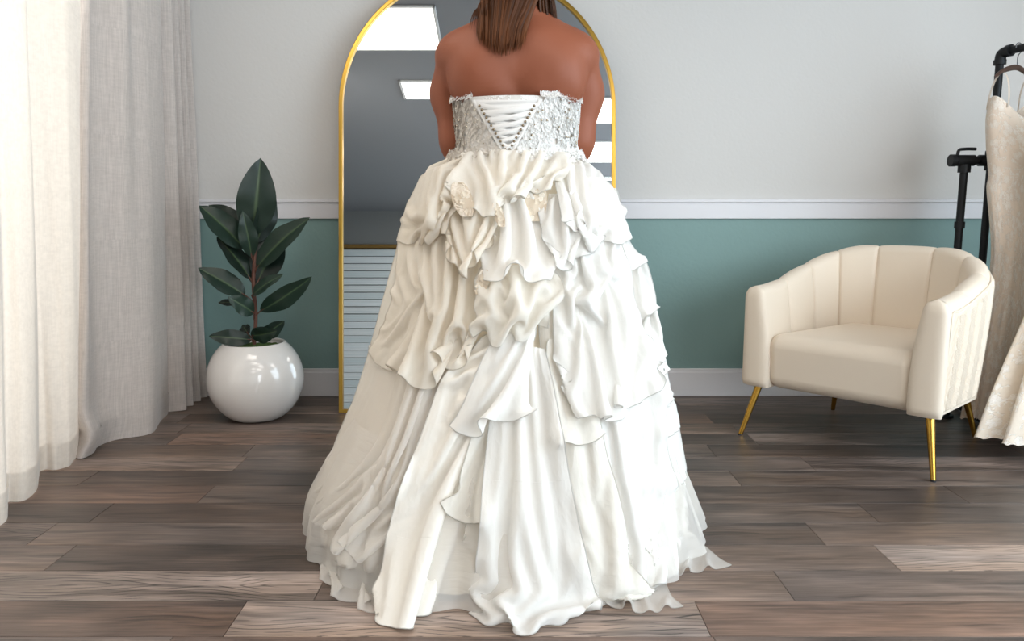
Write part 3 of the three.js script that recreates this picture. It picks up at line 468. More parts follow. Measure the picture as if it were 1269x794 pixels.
{
  const B = []; const add = (k, ...c) => B.push([capsule(...c), k]);
  const sym = (k, ax, ay, az, bx, by, bz, ra, rb) => { add(k, ax, ay, az, bx, by, bz, ra, rb); add(k, -ax, ay, az, -bx, by, bz, ra, rb); };
  add(0.06, -0.06, 1.09, 0, 0.06, 1.09, 0, 0.095, 0.095); add(0.06, -0.074, 1.215, 0, 0.074, 1.215, 0, 0.088, 0.088);
  add(0.05, -0.098, 1.352, 0.012, 0.098, 1.352, 0.012, 0.098, 0.098);
  sym(0.022, 0.060, 1.300, 0.046, 0.130, 1.304, 0.030, 0.060, 0.062);
  add(0.05, -0.14, 1.394, 0.0, 0.14, 1.394, 0.0, 0.054, 0.054);
  sym(0.06, 0.150, 1.404, 0, 0.03, 1.500, 0.0, 0.042, 0.046); add(0.05, 0, 1.44, 0, 0, 1.60, -0.022, 0.06, 0.056);
  sym(0.05, 0.06, 1.40, 0.03, 0.11, 1.34, 0.04, 0.07, 0.065);
  sym(0.07, 0.072, 1.215, -0.088, 0.068, 1.23, -0.085, 0.074, 0.074); add(0.07, 0, 1.05, -0.05, 0, 1.10, -0.04, 0.125, 0.12);
  sym(0.07, 0.09, 0.93, 0, 0.095, 0.88, 0, 0.135, 0.12);
  sym(0.05, 0.10, 0.88, 0, 0.085, 0.50, -0.01, 0.10, 0.062); sym(0.04, 0.085, 0.50, -0.01, 0.075, 0.12, 0.02, 0.062, 0.036); sym(0.03, 0.075, 0.10, 0.02, 0.08, 0.045, -0.14, 0.036, 0.028);
  const arms = []; const arm = (k, ...c) => arms.push([capsule(...c), k]);
  for (const s of [-1, 1]) { arm(0.03, s * 0.176, 1.380, -0.014, s * 0.194, 1.295, -0.062, 0.060, 0.056); arm(0.04, s * 0.194, 1.295, -0.062, s * 0.180, 1.165, -0.060, 0.058, 0.049); arm(0.03, s * 0.180, 1.165, -0.060, s * 0.170, 1.135, -0.075, 0.046, 0.046); arm(0.03, s * 0.172, 1.14, -0.08, s * 0.085, 1.095, -0.25, 0.046, 0.027); }
  const groove = capsule(0, 1.22, 0.118, 0, 1.345, 0.128, 0.010, 0.004);
  const sdf = (x, y, z) => { let d = 9; for (const [f, k] of B) d = smin(d, f(x, y, z), k); let e = 9; for (const [f, k] of arms) e = smin(e, f(x, y, z), k); const k = 0.008 + 0.05 * sst(1.33, 1.42, y); d = smin(d, e, k); const g = -groove(x, y, z) + 0.0; const h = Math.max(0.02 - Math.abs(d - g), 0) / 0.02; return Math.max(d, g) + h * h * 0.02 * 0.25; };
  const torso = mcubes(132, [-0.34, -0.01, -0.36], [0.34, 1.64, 0.24], sdf);
  // head, turned slightly down, face away from the camera
  const hd = (x, y, z) => {
    const Y = y - 1.66, Zz = z + 0.03; // face towards -z
    const ell = (cx, cy, cz, rx, ry, rz) => { const a = (x - cx) / rx, b = (Y - cy) / ry, c = (Zz - cz) / rz, l = Math.hypot(a, b, c); return (l - 1) * Math.min(rx, ry, rz); };
    let d = ell(0, 0.035, 0.012, 0.074, 0.088, 0.094); d = smin(d, ell(0, -0.055, -0.035, 0.055, 0.065, 0.055), 0.05);
    d = smin(d, ell(0, -0.092, -0.062, 0.024, 0.018, 0.02), 0.03); d = smin(d, capsule(0, 1.675, -0.116, 0, 1.643, -0.138, 0.007, 0.012)(x, y, z), 0.014);
    for (const s of [-1, 1]) { d = smin(d, ell(s * 0.036, -0.02, -0.055, 0.028, 0.024, 0.024), 0.03); const eye = ell(s * 0.031, 0.008, -0.09, 0.019, 0.012, 0.014); d = Math.max(d, -eye); d = smin(d, ell(s * 0.031, 0.008, -0.072, 0.0125, 0.0125, 0.0125), 0.002); d = smin(d, ell(s * 0.074, -0.01, 0.012, 0.008, 0.03, 0.018), 0.01); }
    d = smin(d, ell(0, -0.058, -0.088, 0.022, 0.005, 0.008), 0.006); d = smin(d, ell(0, -0.068, -0.087, 0.019, 0.006, 0.008), 0.005);
    return smin(d, capsule(0, 1.54, -0.012, 0, 1.64, -0.02, 0.054, 0.052)(x, y, z), 0.03);
  };
  const head = mcubes(64, [-0.11, 1.53, -0.19], [0.11, 1.83, 0.11], hd);
  const hands = [-1, 1].map((s) => {
    const H = []; const hx = s * 0.085, hy = 1.095, hz = -0.25; const add2 = (k, ...c) => H.push([capsule(...c), k]);
    const D = V(-s * 0.62, -0.12, -0.77).normalize(), U = V(0.0, 1, -0.1).normalize(), N = new THREE.Vector3().crossVectors(D, U);
    const P = (d, u, n = 0) => V(hx, hy, hz).addScaledVector(D, d).addScaledVector(U, u).addScaledVector(N, n * s);
    const cap = (k, a, b, ra, rb) => add2(k, a.x, a.y, a.z, b.x, b.y, b.z, ra, rb);
    cap(0.02, P(-0.03, 0), P(0.01, 0), 0.026, 0.024); for (const u of [-0.026, -0.009, 0.009, 0.026]) cap(0.014, P(0.01, u * 0.6), P(0.075, u), 0.016, 0.0125);
    [[-0.028, 0.052], [-0.0095, 0.068], [0.0095, 0.074], [0.028, 0.064]].forEach(([u, l]) => { const a = P(0.078, u), b = P(0.078 + l * 0.45, u * 1.04, 0.012), c = P(0.078 + l * 0.72, u * 1.02, 0.032), e = P(0.078 + l * 0.86, u, 0.052); cap(0.004, a, b, 0.0092, 0.0085); cap(0.004, b, c, 0.0085, 0.0078); cap(0.004, c, e, 0.0078, 0.007); });
    const t0 = P(0.025, 0.022), t1 = P(0.055, 0.046, 0.012), t2 = P(0.088, 0.05, 0.022); cap(0.012, t0, t1, 0.014, 0.0105); cap(0.004, t1, t2, 0.0105, 0.0085);
    const f = (x, y, z) => { let d = 9; for (const [q, k] of H) d = smin(d, q(x, y, z), k); return d; };
    const c = P(0.06, 0.005, 0.015); return mcubes(72, [c.x - 0.115, c.y - 0.08, c.z - 0.115], [c.x + 0.115, c.y + 0.085, c.z + 0.115], f);
  });
  mesh('body', merge([torso, head, ...hands]), M.skin, person);
  for (const s of [-1, 1]) { const e = new THREE.SphereGeometry(0.0118, 20, 14); e.translate(s * 0.031, 1.668, -0.1005); mesh('eye', e, std({ color: '#efe9e4', roughness: 0.15 }), person); const i = new THREE.SphereGeometry(0.0058, 16, 10); i.scale(1, 1, 0.4); i.translate(s * 0.031, 1.668, -0.1113); mesh('iris', i, std({ color: '#3b2a20', roughness: 0.2 }), person); }
}
// hair: a cap of hair and long locks lying down the back
{
  const r = rng(91), locks = [], hairMat = phy({ vertexColors: true, roughness: 0.45, specularIntensity: 0.35 });
  const backZ = (y) => y > 1.60 ? 0.098 : y > 1.5 ? lerp(0.062, 0.098, (y - 1.5) / 0.1) : lerp(0.118, 0.062, sst(1.36, 1.5, y));
  const lock = (pts, w, d, tone) => {
    const c = new THREE.CatmullRomCurve3(pts, false, 'centripetal'), n = 30, sd = r() * 9;
    const g = surf(8, n, (u, v) => { const p = c.getPoint(v), a = u * Math.PI * 2, k = Math.pow(Math.sin(Math.PI * clamp(v * 0.93 + 0.05, 0, 1)), 0.45) * (v > 0.8 ? 1 - 0.75 * (v - 0.8) / 0.2 : 1); const t = c.getTangent(v), o = V(p.x, 0, p.z + 0.02).normalize(); let side = new THREE.Vector3().crossVectors(t, o).normalize(); const nn = new THREE.Vector3().crossVectors(side, t).normalize(); return p.clone().addScaledVector(side, Math.cos(a) * w * k).addScaledVector(nn, Math.sin(a) * d * k); }, { closeU: true });
    const col = []; for (let q = 0; q < g.attributes.position.count; q++) { const v = g.attributes.uv.getY(q), k = tone * (0.8 + 0.5 * v); col.push(0.042 * k * (1 + 0.7 * v), 0.017 * k * (1 + 0.3 * v), 0.006 * k); } g.setAttribute('color', new THREE.Float32BufferAttribute(col, 3)); locks.push(g);
  };
  const scalp = (th, ph, o = 0.0) => V(Math.sin(th) * Math.cos(ph) * (0.078 + o), 1.697 + Math.sin(ph) * (0.09 + o), -0.018 + Math.cos(th) * Math.cos(ph) * (0.097 + o));
  // main fall, between the shoulder blades and a little to the left
  for (let i = 0; i < 330; i++) {
    const k = r(), th = lerp(-1.7, 1.5, k) + (r() - 0.5) * 0.2, ph = lerp(-0.2, 1.2, r()), layer = r() * 0.02;
    const ex = lerp(-0.108, 0.016, k) + (r() - 0.5) * 0.012, ye = 1.366 + 0.03 * Math.pow(Math.abs(k - 0.55) * 2, 2) + r() * 0.035 + (r() < 0.15 ? 0.05 * r() : 0);
    const a = scalp(th, ph, 0.004), b = scalp(th * 1.05, -0.15, 0.008 + layer * 0.4), mx = lerp(b.x, ex, 0.55);
    const p = [a, b, V(lerp(b.x, mx, 0.6), 1.585, Math.max(b.z * 0.7, backZ(1.585) - 0.0 - Math.abs(b.x) * 0.4) + layer), V(mx, 1.52, backZ(1.52) + 0.014 + layer - Math.abs(mx) * 0.15), V(lerp(mx, ex, 0.75), 1.45, backZ(1.45) + 0.012 + layer * 0.9), V(ex, ye, backZ(ye) + 0.008 + layer * 0.6)];
    if (p[5].y > 1.44) p[4].y = p[5].y + 0.04;
    lock(p, 0.0032 + r() * 0.003, 0.002 + r() * 0.001, 0.55 + r() * 0.9);
  }
  // hair falling over the two shoulders to the front, and thin strays on the left shoulder
  for (let i = 0; i < 120; i++) {
    const s = i % 2 ? 1 : -1, k = r(), th = s * lerp(0.9, 2.2, k), a = scalp(th, lerp(0.1, 1.1, r()), 0.004), b = scalp(th, -0.1, 0.012 + r() * 0.012);
    const sx = s > 0 ? lerp(0.055, 0.112, r()) : -lerp(0.06, 0.10, r()), out = s > 0 ? 1 : 0.9;
    lock([a, b, V(b.x * 1.02, 1.60, b.z * 0.8 + 0.0), V(sx * 0.92 * out, 1.53, lerp(0.05, -0.02, k)), V(sx * out, 1.475, lerp(0.03, -0.06, k)), V(sx * 0.95, 1.40, -0.10 - r() * 0.02), V(sx * 0.9, 1.30, -0.19 - r() * 0.02)], 0.0036 + r() * 0.003, 0.0022, 0.5 + r() * 0.7);
  }
  for (let i = 0; i < 40; i++) { const ex = -0.08 - r() * 0.055, ye = 1.47 - r() * 0.03 - (ex < -0.11 ? 0.0 : 0.03); lock([scalp(-1.2, 0.2, 0.01), V(-0.075, 1.60, 0.05), V(-0.07 - r() * 0.02, 1.53, 0.068), V(lerp(-0.08, ex, 0.7), 1.50, 0.07), V(ex, ye, 0.086)], 0.0019, 0.0013, 0.7 + r() * 0.4); }
  const capG = surf(48, 24, (u, v) => scalp(lerp(-2.3, 2.3, u), lerp(-0.5, 1.57, v), 0.002)); const cc = []; for (let q = 0; q < capG.attributes.position.count; q++) cc.push(0.03, 0.013, 0.007); capG.setAttribute('color', new THREE.Float32BufferAttribute(cc, 3));
  const all = mergeGeometries([...locks, capG].map((g) => { const o = g.toNonIndexed(); return o; }), false);
  mesh('hair', all, hairMat, person);
}

// ------------------------------------------------------------------ the wedding gown
const dress = part('wedding_dress', person); dress.userData.label = 'strapless ivory organza ball gown with laced back and ruffled pick-up skirt';
const toLocal = (g) => { g.translate(-PX, 0, -PZ); return g; };
M.satin = phy({ color: '#f3e7d2', roughness: 0.45, sheen: 0.3, sheenColor: new THREE.Color('#fff8ea'), side: THREE.DoubleSide });
const crinkle = dataTex(512, 512, (u, v) => { const a = 1 - Math.abs(fbm(u * 7 + 0.4 * fbm(u * 5, v * 5, 2, 2, 5), v * 3, 61, 3, 7) * 2 - 1), b = 1 - Math.abs(fbm(u * 14, v * 9, 71, 3, 14) * 2 - 1); const n = 255 * (0.62 * a * a + 0.38 * b * b); return [n, n, n]; }, false);
crinkle.repeat.set(3.2, 3.2);
const organza = (color, tr, op, rough = 0.78) => phy({ color, roughness: rough, specularIntensity: 0.6, transmission: tr, sheen: 0.3, sheenColor: new THREE.Color('#ffffff'), bumpMap: crinkle, bumpScale: 0.0018, opacity: op, transparent: op < 1, side: THREE.DoubleSide });
M.orgWarm = organza('#f7f0e4', 0.42, 1); M.org = organza('#faf6ee', 0.42, 1); M.orgWhite = organza('#fbf9f5', 0.4, 1); M.orgSheer = organza('#f8f4ee', 0.35, 0.6); M.orgShine = organza('#f8f3ea', 0.12, 1, 0.34);
// shape of the skirt under the layers
const hs = [0, 0.1, 0.24, 0.37, 0.47, 0.62, 0.76, 0.88, 0.98, 1.06, 1.13, 1.2, 1.268];
const fA = spline1(hs, [0.555, 0.54, 0.495, 0.455, 0.42, 0.375, 0.32, 0.285, 0.255, 0.205, 0.171, 0.174, 0.179]);
const fCx = spline1(hs, [-0.02, -0.03, -0.02, 0, 0.01, 0.022, 0.02, 0.022, 0.012, 0.01, 0.012, 0.012, 0.012]);
const fZb = spline1(hs, [-1.74, -1.765, -1.81, -1.86, -1.90, -1.955, -2.0, -2.045, -2.085, -2.13, -2.153, -2.154, -2.150]);
const fZf = spline1(hs, [-2.74, -2.72, -2.68, -2.64, -2.61, -2.57, -2.53, -2.50, -2.48, -2.46, -2.455, -2.485, -2.49]);
const CZ = -2.27;
function radial(p, y = p.y) { const yy = clamp(y, 0, 1.268), a = fA(yy), cx = fCx(yy), dx = p.x - cx, dz = p.z - CZ, b = dz > 0 ? fZb(yy) - CZ : CZ - fZf(yy), r = Math.hypot(dx / a, dz / b), len = Math.hypot(dx, dz); return { r, len, cx, rad: r > 1e-6 ? len / r : Math.min(a, b), th: Math.atan2(dx / a, dz / b) }; }
function onBase(th, y, off = 0) { const yy = clamp(y, 0, 1.268), a = fA(yy) + off, c = Math.cos(th), b = (c > 0 ? fZb(yy) - CZ : CZ - fZf(yy)) + off; return V(fCx(yy) + Math.sin(th) * a, y, CZ + c * b); }
function hit(px, py, off) {            // a place measured in the photograph -> a place on the skirt, off metres above it
  if (off === 'F') return atFloor(px, py, 0.006);
  const d = dirOf(px, py), o = V(0, EYE, 0), p = V(0, 0, 0); let best = 1e9, bp = null, prev = 1;
  for (let t = 1.3; t < 2.8; t += 0.004) { p.copy(o).addScaledVector(d, t); if (p.y < 0.004) { return bp && best < 0.03 ? bp : p.setY(0.006).clone(); } const q = radial(p), e = q.len - q.rad - off; if (e < 0) { const m = p.clone().addScaledVector(d, -0.004 * (e / (e - prev))); return m; } if (Math.abs(e) < best) { best = Math.abs(e); bp = p.clone(); } prev = e; }
  return bp;
}
const NT = 720, NY = 130, HM = new Float32Array(NT * NY);
const hmAt = (th, y) => { const t = (th / (2 * Math.PI) + 0.5) * NT, v = clamp(y * 100, 0, NY - 1.001), i = Math.floor(t), j = Math.floor(v), ft = t - i, fv = v - j, w = (k) => ((k % NT) + NT) % NT; return lerp(lerp(HM[j * NT + w(i)], HM[j * NT + w(i + 1)], ft), lerp(HM[(j + 1) * NT + w(i)], HM[(j + 1) * NT + w(i + 1)], ft), fv); };
function cr(a, b, c, d, t) { const t2 = t * t, t3 = t2 * t; return 0.5 * (2 * b + (c - a) * t + (2 * a - 5 * b + 4 * c - d) * t2 + (3 * b - a - 3 * c + d) * t3); }
function lattice(rows) {
  const G = rows.map((r) => r.map(([x, y, o]) => hit(x, y, o === 'F' ? 'F' : o / 100))), n = G.length, m = G[0].length;
  const g = (j, i) => { const J = clamp(j, 0, n - 1), I = clamp(i, 0, m - 1); let p = G[J][I].clone(); if (j < 0) p.multiplyScalar(2).sub(G[Math.min(1, n - 1)][I]); else if (j > n - 1) p.multiplyScalar(2).sub(G[Math.max(0, n - 2)][I]); if (i < 0) p.add(G[J][I].clone().sub(G[J][Math.min(1, m - 1)])); else if (i > m - 1) p.add(G[J][I].clone().sub(G[J][Math.max(0, m - 2)])); return p; };
  return (u, v) => { const fx = u * (m - 1), fy = v * (n - 1), i = Math.min(Math.floor(fx), m - 2), j = Math.min(Math.floor(fy), n - 2), tx = fx - i, ty = fy - j, R = []; for (let q = -1; q < 3; q++) { const a = g(j + q, i - 1), b = g(j + q, i), c = g(j + q, i + 1), d = g(j + q, i + 2); R.push(V(cr(a.x, b.x, c.x, d.x, tx), cr(a.y, b.y, c.y, d.y, tx), cr(a.z, b.z, c.z, d.z, tx))); } return V(cr(R[0].x, R[1].x, R[2].x, R[3].x, ty), cr(R[0].y, R[1].y, R[2].y, R[3].y, ty), cr(R[0].z, R[1].z, R[2].z, R[3].z, ty)); };
}
// one piece of cloth: laid out on the skirt, made fuller than its place, and let settle into folds over what lies below it
function clothPiece(name, rows, mat, o = {}) {
  const { full = [1.35, 1.1], fullBottom = full[0], goal = 0.02, steps = 110, iters = 8, sp = 0.0088, grav = 0.0005, gap = 0.003, tacks = [], waves = 5, amp = 0.012, hem = [0, 0, 1, 0], pinTop = true, seed = 1, layer = true, ruffle = 0.28, floorPin = false } = o;
  const L0 = lattice(rows), r = rng(seed * 7919 + 13), hc = o.hemCurve ?? 0.035, hp = r() * 6.28, round = o.round ?? 0.1;
  const L = (u, v) => { const e = Math.abs(u * 2 - 1), k = 1 - round * Math.pow(e, 5) + hc * (Math.sin(u * 9 + hp) * 0.6 + Math.sin(u * 21 + hp * 2) * 0.4); const us = 0.5 + (u - 0.5) * (1 + (o.sideCurve ?? 0.05) * Math.sin(v * 8 + hp * 3 + (u > 0.5 ? 2 : 0)) * v); return L0(us, v * lerp(1, k, v)); };
  let lu = 0, lv = 0; for (const v of [0.3, 0.6, 0.9]) { let a = L(0, v); for (let i = 1; i <= 12; i++) { const b = L(i / 12, v); lu += a.distanceTo(b) / 3; a = b; } } { let a = L(0.5, 0); for (let i = 1; i <= 12; i++) { const b = L(0.5, i / 12); lv += a.distanceTo(b); a = b; } }
  const nu = clamp(Math.round(lu * Math.max(full[0], fullBottom) / sp), 10, 110), nv = clamp(Math.round(lv * full[1] / sp), 10, 130), N = (nu + 1) * (nv + 1), id = (i, j) => j * (nu + 1) + i;
  const P = new Float32Array(N * 3), Q = new Float32Array(N * 3), T0 = new Float32Array(N * 3), W = new Float32Array(N).fill(1);
  const ph = r() * 6.28;
  for (let j = 0; j <= nv; j++) for (let i = 0; i <= nu; i++) {
    const u = i / nu, v = j / nv, p = L(u, v), k = id(i, j); p.y = Math.max(p.y, 0.004); T0.set([p.x, p.y, p.z], k * 3);
    const q = radial(p), nx = (p.x - q.cx) / (q.len || 1), nz = (p.z - CZ) / (q.len || 1), wv = amp * sst(0, 0.15, v) * (Math.sin(u * waves * 6.283 + ph + 0.9 * Math.sin(v * 4 + ph)) + 0.7 * (fbm(u * waves * 1.3 + seed, v * 3, seed, 3) - 0.5) * 2);
    const up = p.y < 0.03 ? 1 : 0; P.set([p.x + nx * wv * (1 - up), p.y + Math.abs(wv) * up, p.z + nz * wv * (1 - up)], k * 3);
    if (pinTop && j === 0) W[k] = 0; if (floorPin && j === nv) W[k] = 0.04;
  }
  for (const [u, v, off] of tacks) { const i = Math.round(u * nu), j = Math.round(v * nv), k = id(i, j), p = L(u, v), q = radial(p), s = (q.rad + off / 100) / q.len; for (let a = -1; a <= 1; a++) for (let b = -1; b <= 1; b++) { if (i + a < 0 || i + a > nu || j + b < 0 || j + b > nv) continue; const kk = id(i + a, j + b); const x = q.cx + (p.x - q.cx) * s + a * 0.004, z = CZ + (p.z - CZ) * s; P.set([x, p.y - b * 0.004, z], kk * 3); T0.set([x, p.y - b * 0.004, z], kk * 3); W[kk] = 0; } }
  Q.set(P);
  const C = [], dist = (a, b) => Math.hypot(T0[a * 3] - T0[b * 3], T0[a * 3 + 1] - T0[b * 3 + 1], T0[a * 3 + 2] - T0[b * 3 + 2]);
  const restU = new Float32Array(N), fu = (v) => lerp(full[0], fullBottom, v) * (1 + ruffle * sst(0.84, 1, v));
  const conA = [], conB = [], conL = [], conS = []; const push = (a, b, l, s) => { conA.push(a); conB.push(b); conL.push(l); conS.push(s); };
  // rest lengths come from the smooth layout, averaged along rows so that gathers stay even
  const rowLen = [], colLen = []; for (let j = 0; j <= nv; j++) { let s = 0; const v = j / nv; let a = L(0, v); for (let i = 1; i <= nu; i++) { const b = L(i / nu, v); s += a.distanceTo(b); a = b; } rowLen.push(s / nu); }
  const maxRow = Math.max(...rowLen); for (let j = 0; j <= nv; j++) rowLen[j] = lerp(rowLen[j], maxRow, o.square ?? 0.0);
  for (let i = 0; i <= nu; i++) { let s = 0; const u = i / nu; let a = L(u, 0); for (let j = 1; j <= nv; j++) { const b = L(u, j / nv); s += a.distanceTo(b); a = b; } colLen.push(s / nv); }
  for (let j = 0; j <= nv; j++) for (let i = 0; i <= nu; i++) {
    const a = id(i, j), du = rowLen[j] * fu(j / nv), dv = colLen[i] * full[1];
    if (i < nu) push(a, id(i + 1, j), du, 1); if (j < nv) push(a, id(i, j + 1), dv, 1);
    if (i < nu && j < nv) { push(a, id(i + 1, j + 1), Math.hypot(du, dv), 0.5); push(id(i + 1, j), id(i, j + 1), Math.hypot(du, dv), 0.5); }
    if (i + 2 <= nu) push(a, id(i + 2, j), du * 2, 0.22); if (j + 2 <= nv) push(a, id(i, j + 2), dv * 2, 0.22);
    if (i + 4 <= nu) push(a, id(i + 4, j), du * 4, 0.015); if (j + 4 <= nv) push(a, id(i, j + 4), dv * 4, 0.03);
  }
  const nc = conA.length, pv = { x: 0, y: 0, z: 0 };
  for (let st = 0; st < steps; st++) {
    for (let k = 0; k < N; k++) { if (!W[k]) continue; for (let c = 0; c < 3; c++) { const x = P[k * 3 + c], vel = (x - Q[k * 3 + c]) * 0.88; Q[k * 3 + c] = x; P[k * 3 + c] = x + vel + (T0[k * 3 + c] - x) * goal; } P[k * 3 + 1] -= grav; }
    for (let it = 0; it < iters; it++) for (let c = 0; c < nc; c++) {
      const a = conA[c] * 3, b = conB[c] * 3, dx = P[b] - P[a], dy = P[b + 1] - P[a + 1], dz = P[b + 2] - P[a + 2], l = Math.sqrt(dx * dx + dy * dy + dz * dz) || 1e-9, wa = W[conA[c]], wb = W[conB[c]], w = wa + wb; if (!w) continue;
      const f = (l - conL[c]) / l / w * conS[c]; const x = dx * f, y = dy * f, z = dz * f; P[a] += x * wa; P[a + 1] += y * wa; P[a + 2] += z * wa; P[b] -= x * wb; P[b + 1] -= y * wb; P[b + 2] -= z * wb;
    }
    for (let k = 0; k < N; k++) { if (!W[k]) continue; pv.x = P[k * 3]; pv.y = P[k * 3 + 1]; pv.z = P[k * 3 + 2]; if (pv.y < 0.004) pv.y = P[k * 3 + 1] = 0.004; const q = radial(pv), need = q.rad + (pv.y < 0.05 && !layer ? -1 : hmAt(q.th, pv.y)) + gap; if (q.len < need) { const s = need / (q.len || 1); P[k * 3] = q.cx + (pv.x - q.cx) * s; P[k * 3 + 2] = CZ + (pv.z - CZ) * s; } }
  }
  for (let pass = 0; pass < (o.smooth ?? 1); pass++) { const S = P.slice(); for (let j = 0; j <= nv; j++) for (let i = 0; i <= nu; i++) { const k = id(i, j); if (!W[k]) continue; const nb = []; if (i > 0 && i < nu) nb.push(id(i - 1, j), id(i + 1, j)); if (j > 0 && j < nv) nb.push(id(i, j - 1), id(i, j + 1)); if (!nb.length) continue; for (let c = 0; c < 3; c++) { let m = 0; for (const b of nb) m += S[b * 3 + c]; P[k * 3 + c] = lerp(S[k * 3 + c], m / nb.length, 0.4); } } }
  for (let k = 0; k < N; k++) { if (!W[k]) continue; pv.x = P[k * 3]; pv.y = P[k * 3 + 1]; pv.z = P[k * 3 + 2]; if (pv.y < 0.05 && !layer) continue; const q = radial(pv), need = q.rad + hmAt(q.th, pv.y) + gap; if (q.len < need) { const s = need / (q.len || 1); P[k * 3] = q.cx + (pv.x - q.cx) * s; P[k * 3 + 2] = CZ + (pv.z - CZ) * s; } }
  if (layer) { const put = (th, y, v) => { const t0 = Math.round((th / (2 * Math.PI) + 0.5) * NT), j0 = Math.round(y * 100); for (let a = -2; a <= 2; a++) for (let b = -1; b <= 1; b++) { const j = j0 + b; if (j < 0 || j >= NY) continue; const k = j * NT + (((t0 + a) % NT) + NT) % NT; if (HM[k] < v) HM[k] = v; } }; for (let k = 0; k < N; k++) { pv.x = P[k * 3]; pv.y = P[k * 3 + 1]; pv.z = P[k * 3 + 2]; const q = radial(pv); put(q.th, pv.y, clamp(q.len - q.rad, 0, o.maxLayer ?? 0.14)); } }
  const idx = []; for (let j = 0; j < nv; j++) for (let i = 0; i < nu; i++) { const a = id(i, j), b = id(i + 1, j), c = id(i, j + 1), d = id(i + 1, j + 1); idx.push(a, c, b, b, c, d); }
  const g = new THREE.BufferGeometry(); g.setAttribute('position', new THREE.BufferAttribute(P, 3)); const uv = new Float32Array(N * 2); for (let j = 0; j <= nv; j++) for (let i = 0; i <= nu; i++) { uv[id(i, j) * 2] = i * sp; uv[id(i, j) * 2 + 1] = j * sp; } g.setAttribute('uv', new THREE.BufferAttribute(uv, 2)); g.setIndex(idx); g.computeVertexNormals();
  const at = (k) => V(P[k * 3], P[k * 3 + 1], P[k * 3 + 2]), geos = [g], edge = (list) => geos.push(tube(list.map(at), 0.0013, list.length * 2, 5));
  const seq = (n, f) => Array.from({ length: n + 1 }, (_, i) => f(i));
  if (hem[0]) edge(seq(nu, (i) => id(i, 0))); if (hem[1]) edge(seq(nv, (j) => id(nu, j))); if (hem[2]) edge(seq(nu, (i) => id(i, nv))); if (hem[3]) edge(seq(nv, (j) => id(0, j)));
  return mesh(name, toLocal(merge(geos)), mat, dress);
}

function projPx(p) { const c = Math.cos(PITCH), s = Math.sin(PITCH), y = (p.y - EYE) * c - p.z * s, z = (p.y - EYE) * s + p.z * c; return [W / 2 + FPX * p.x / -z, H / 2 - FPX * y / -z]; }
const vL = (y) => lerp(589, 627, (y - 126) / 64), vR = (y) => lerp(667, 631, (y - 126) / 64);
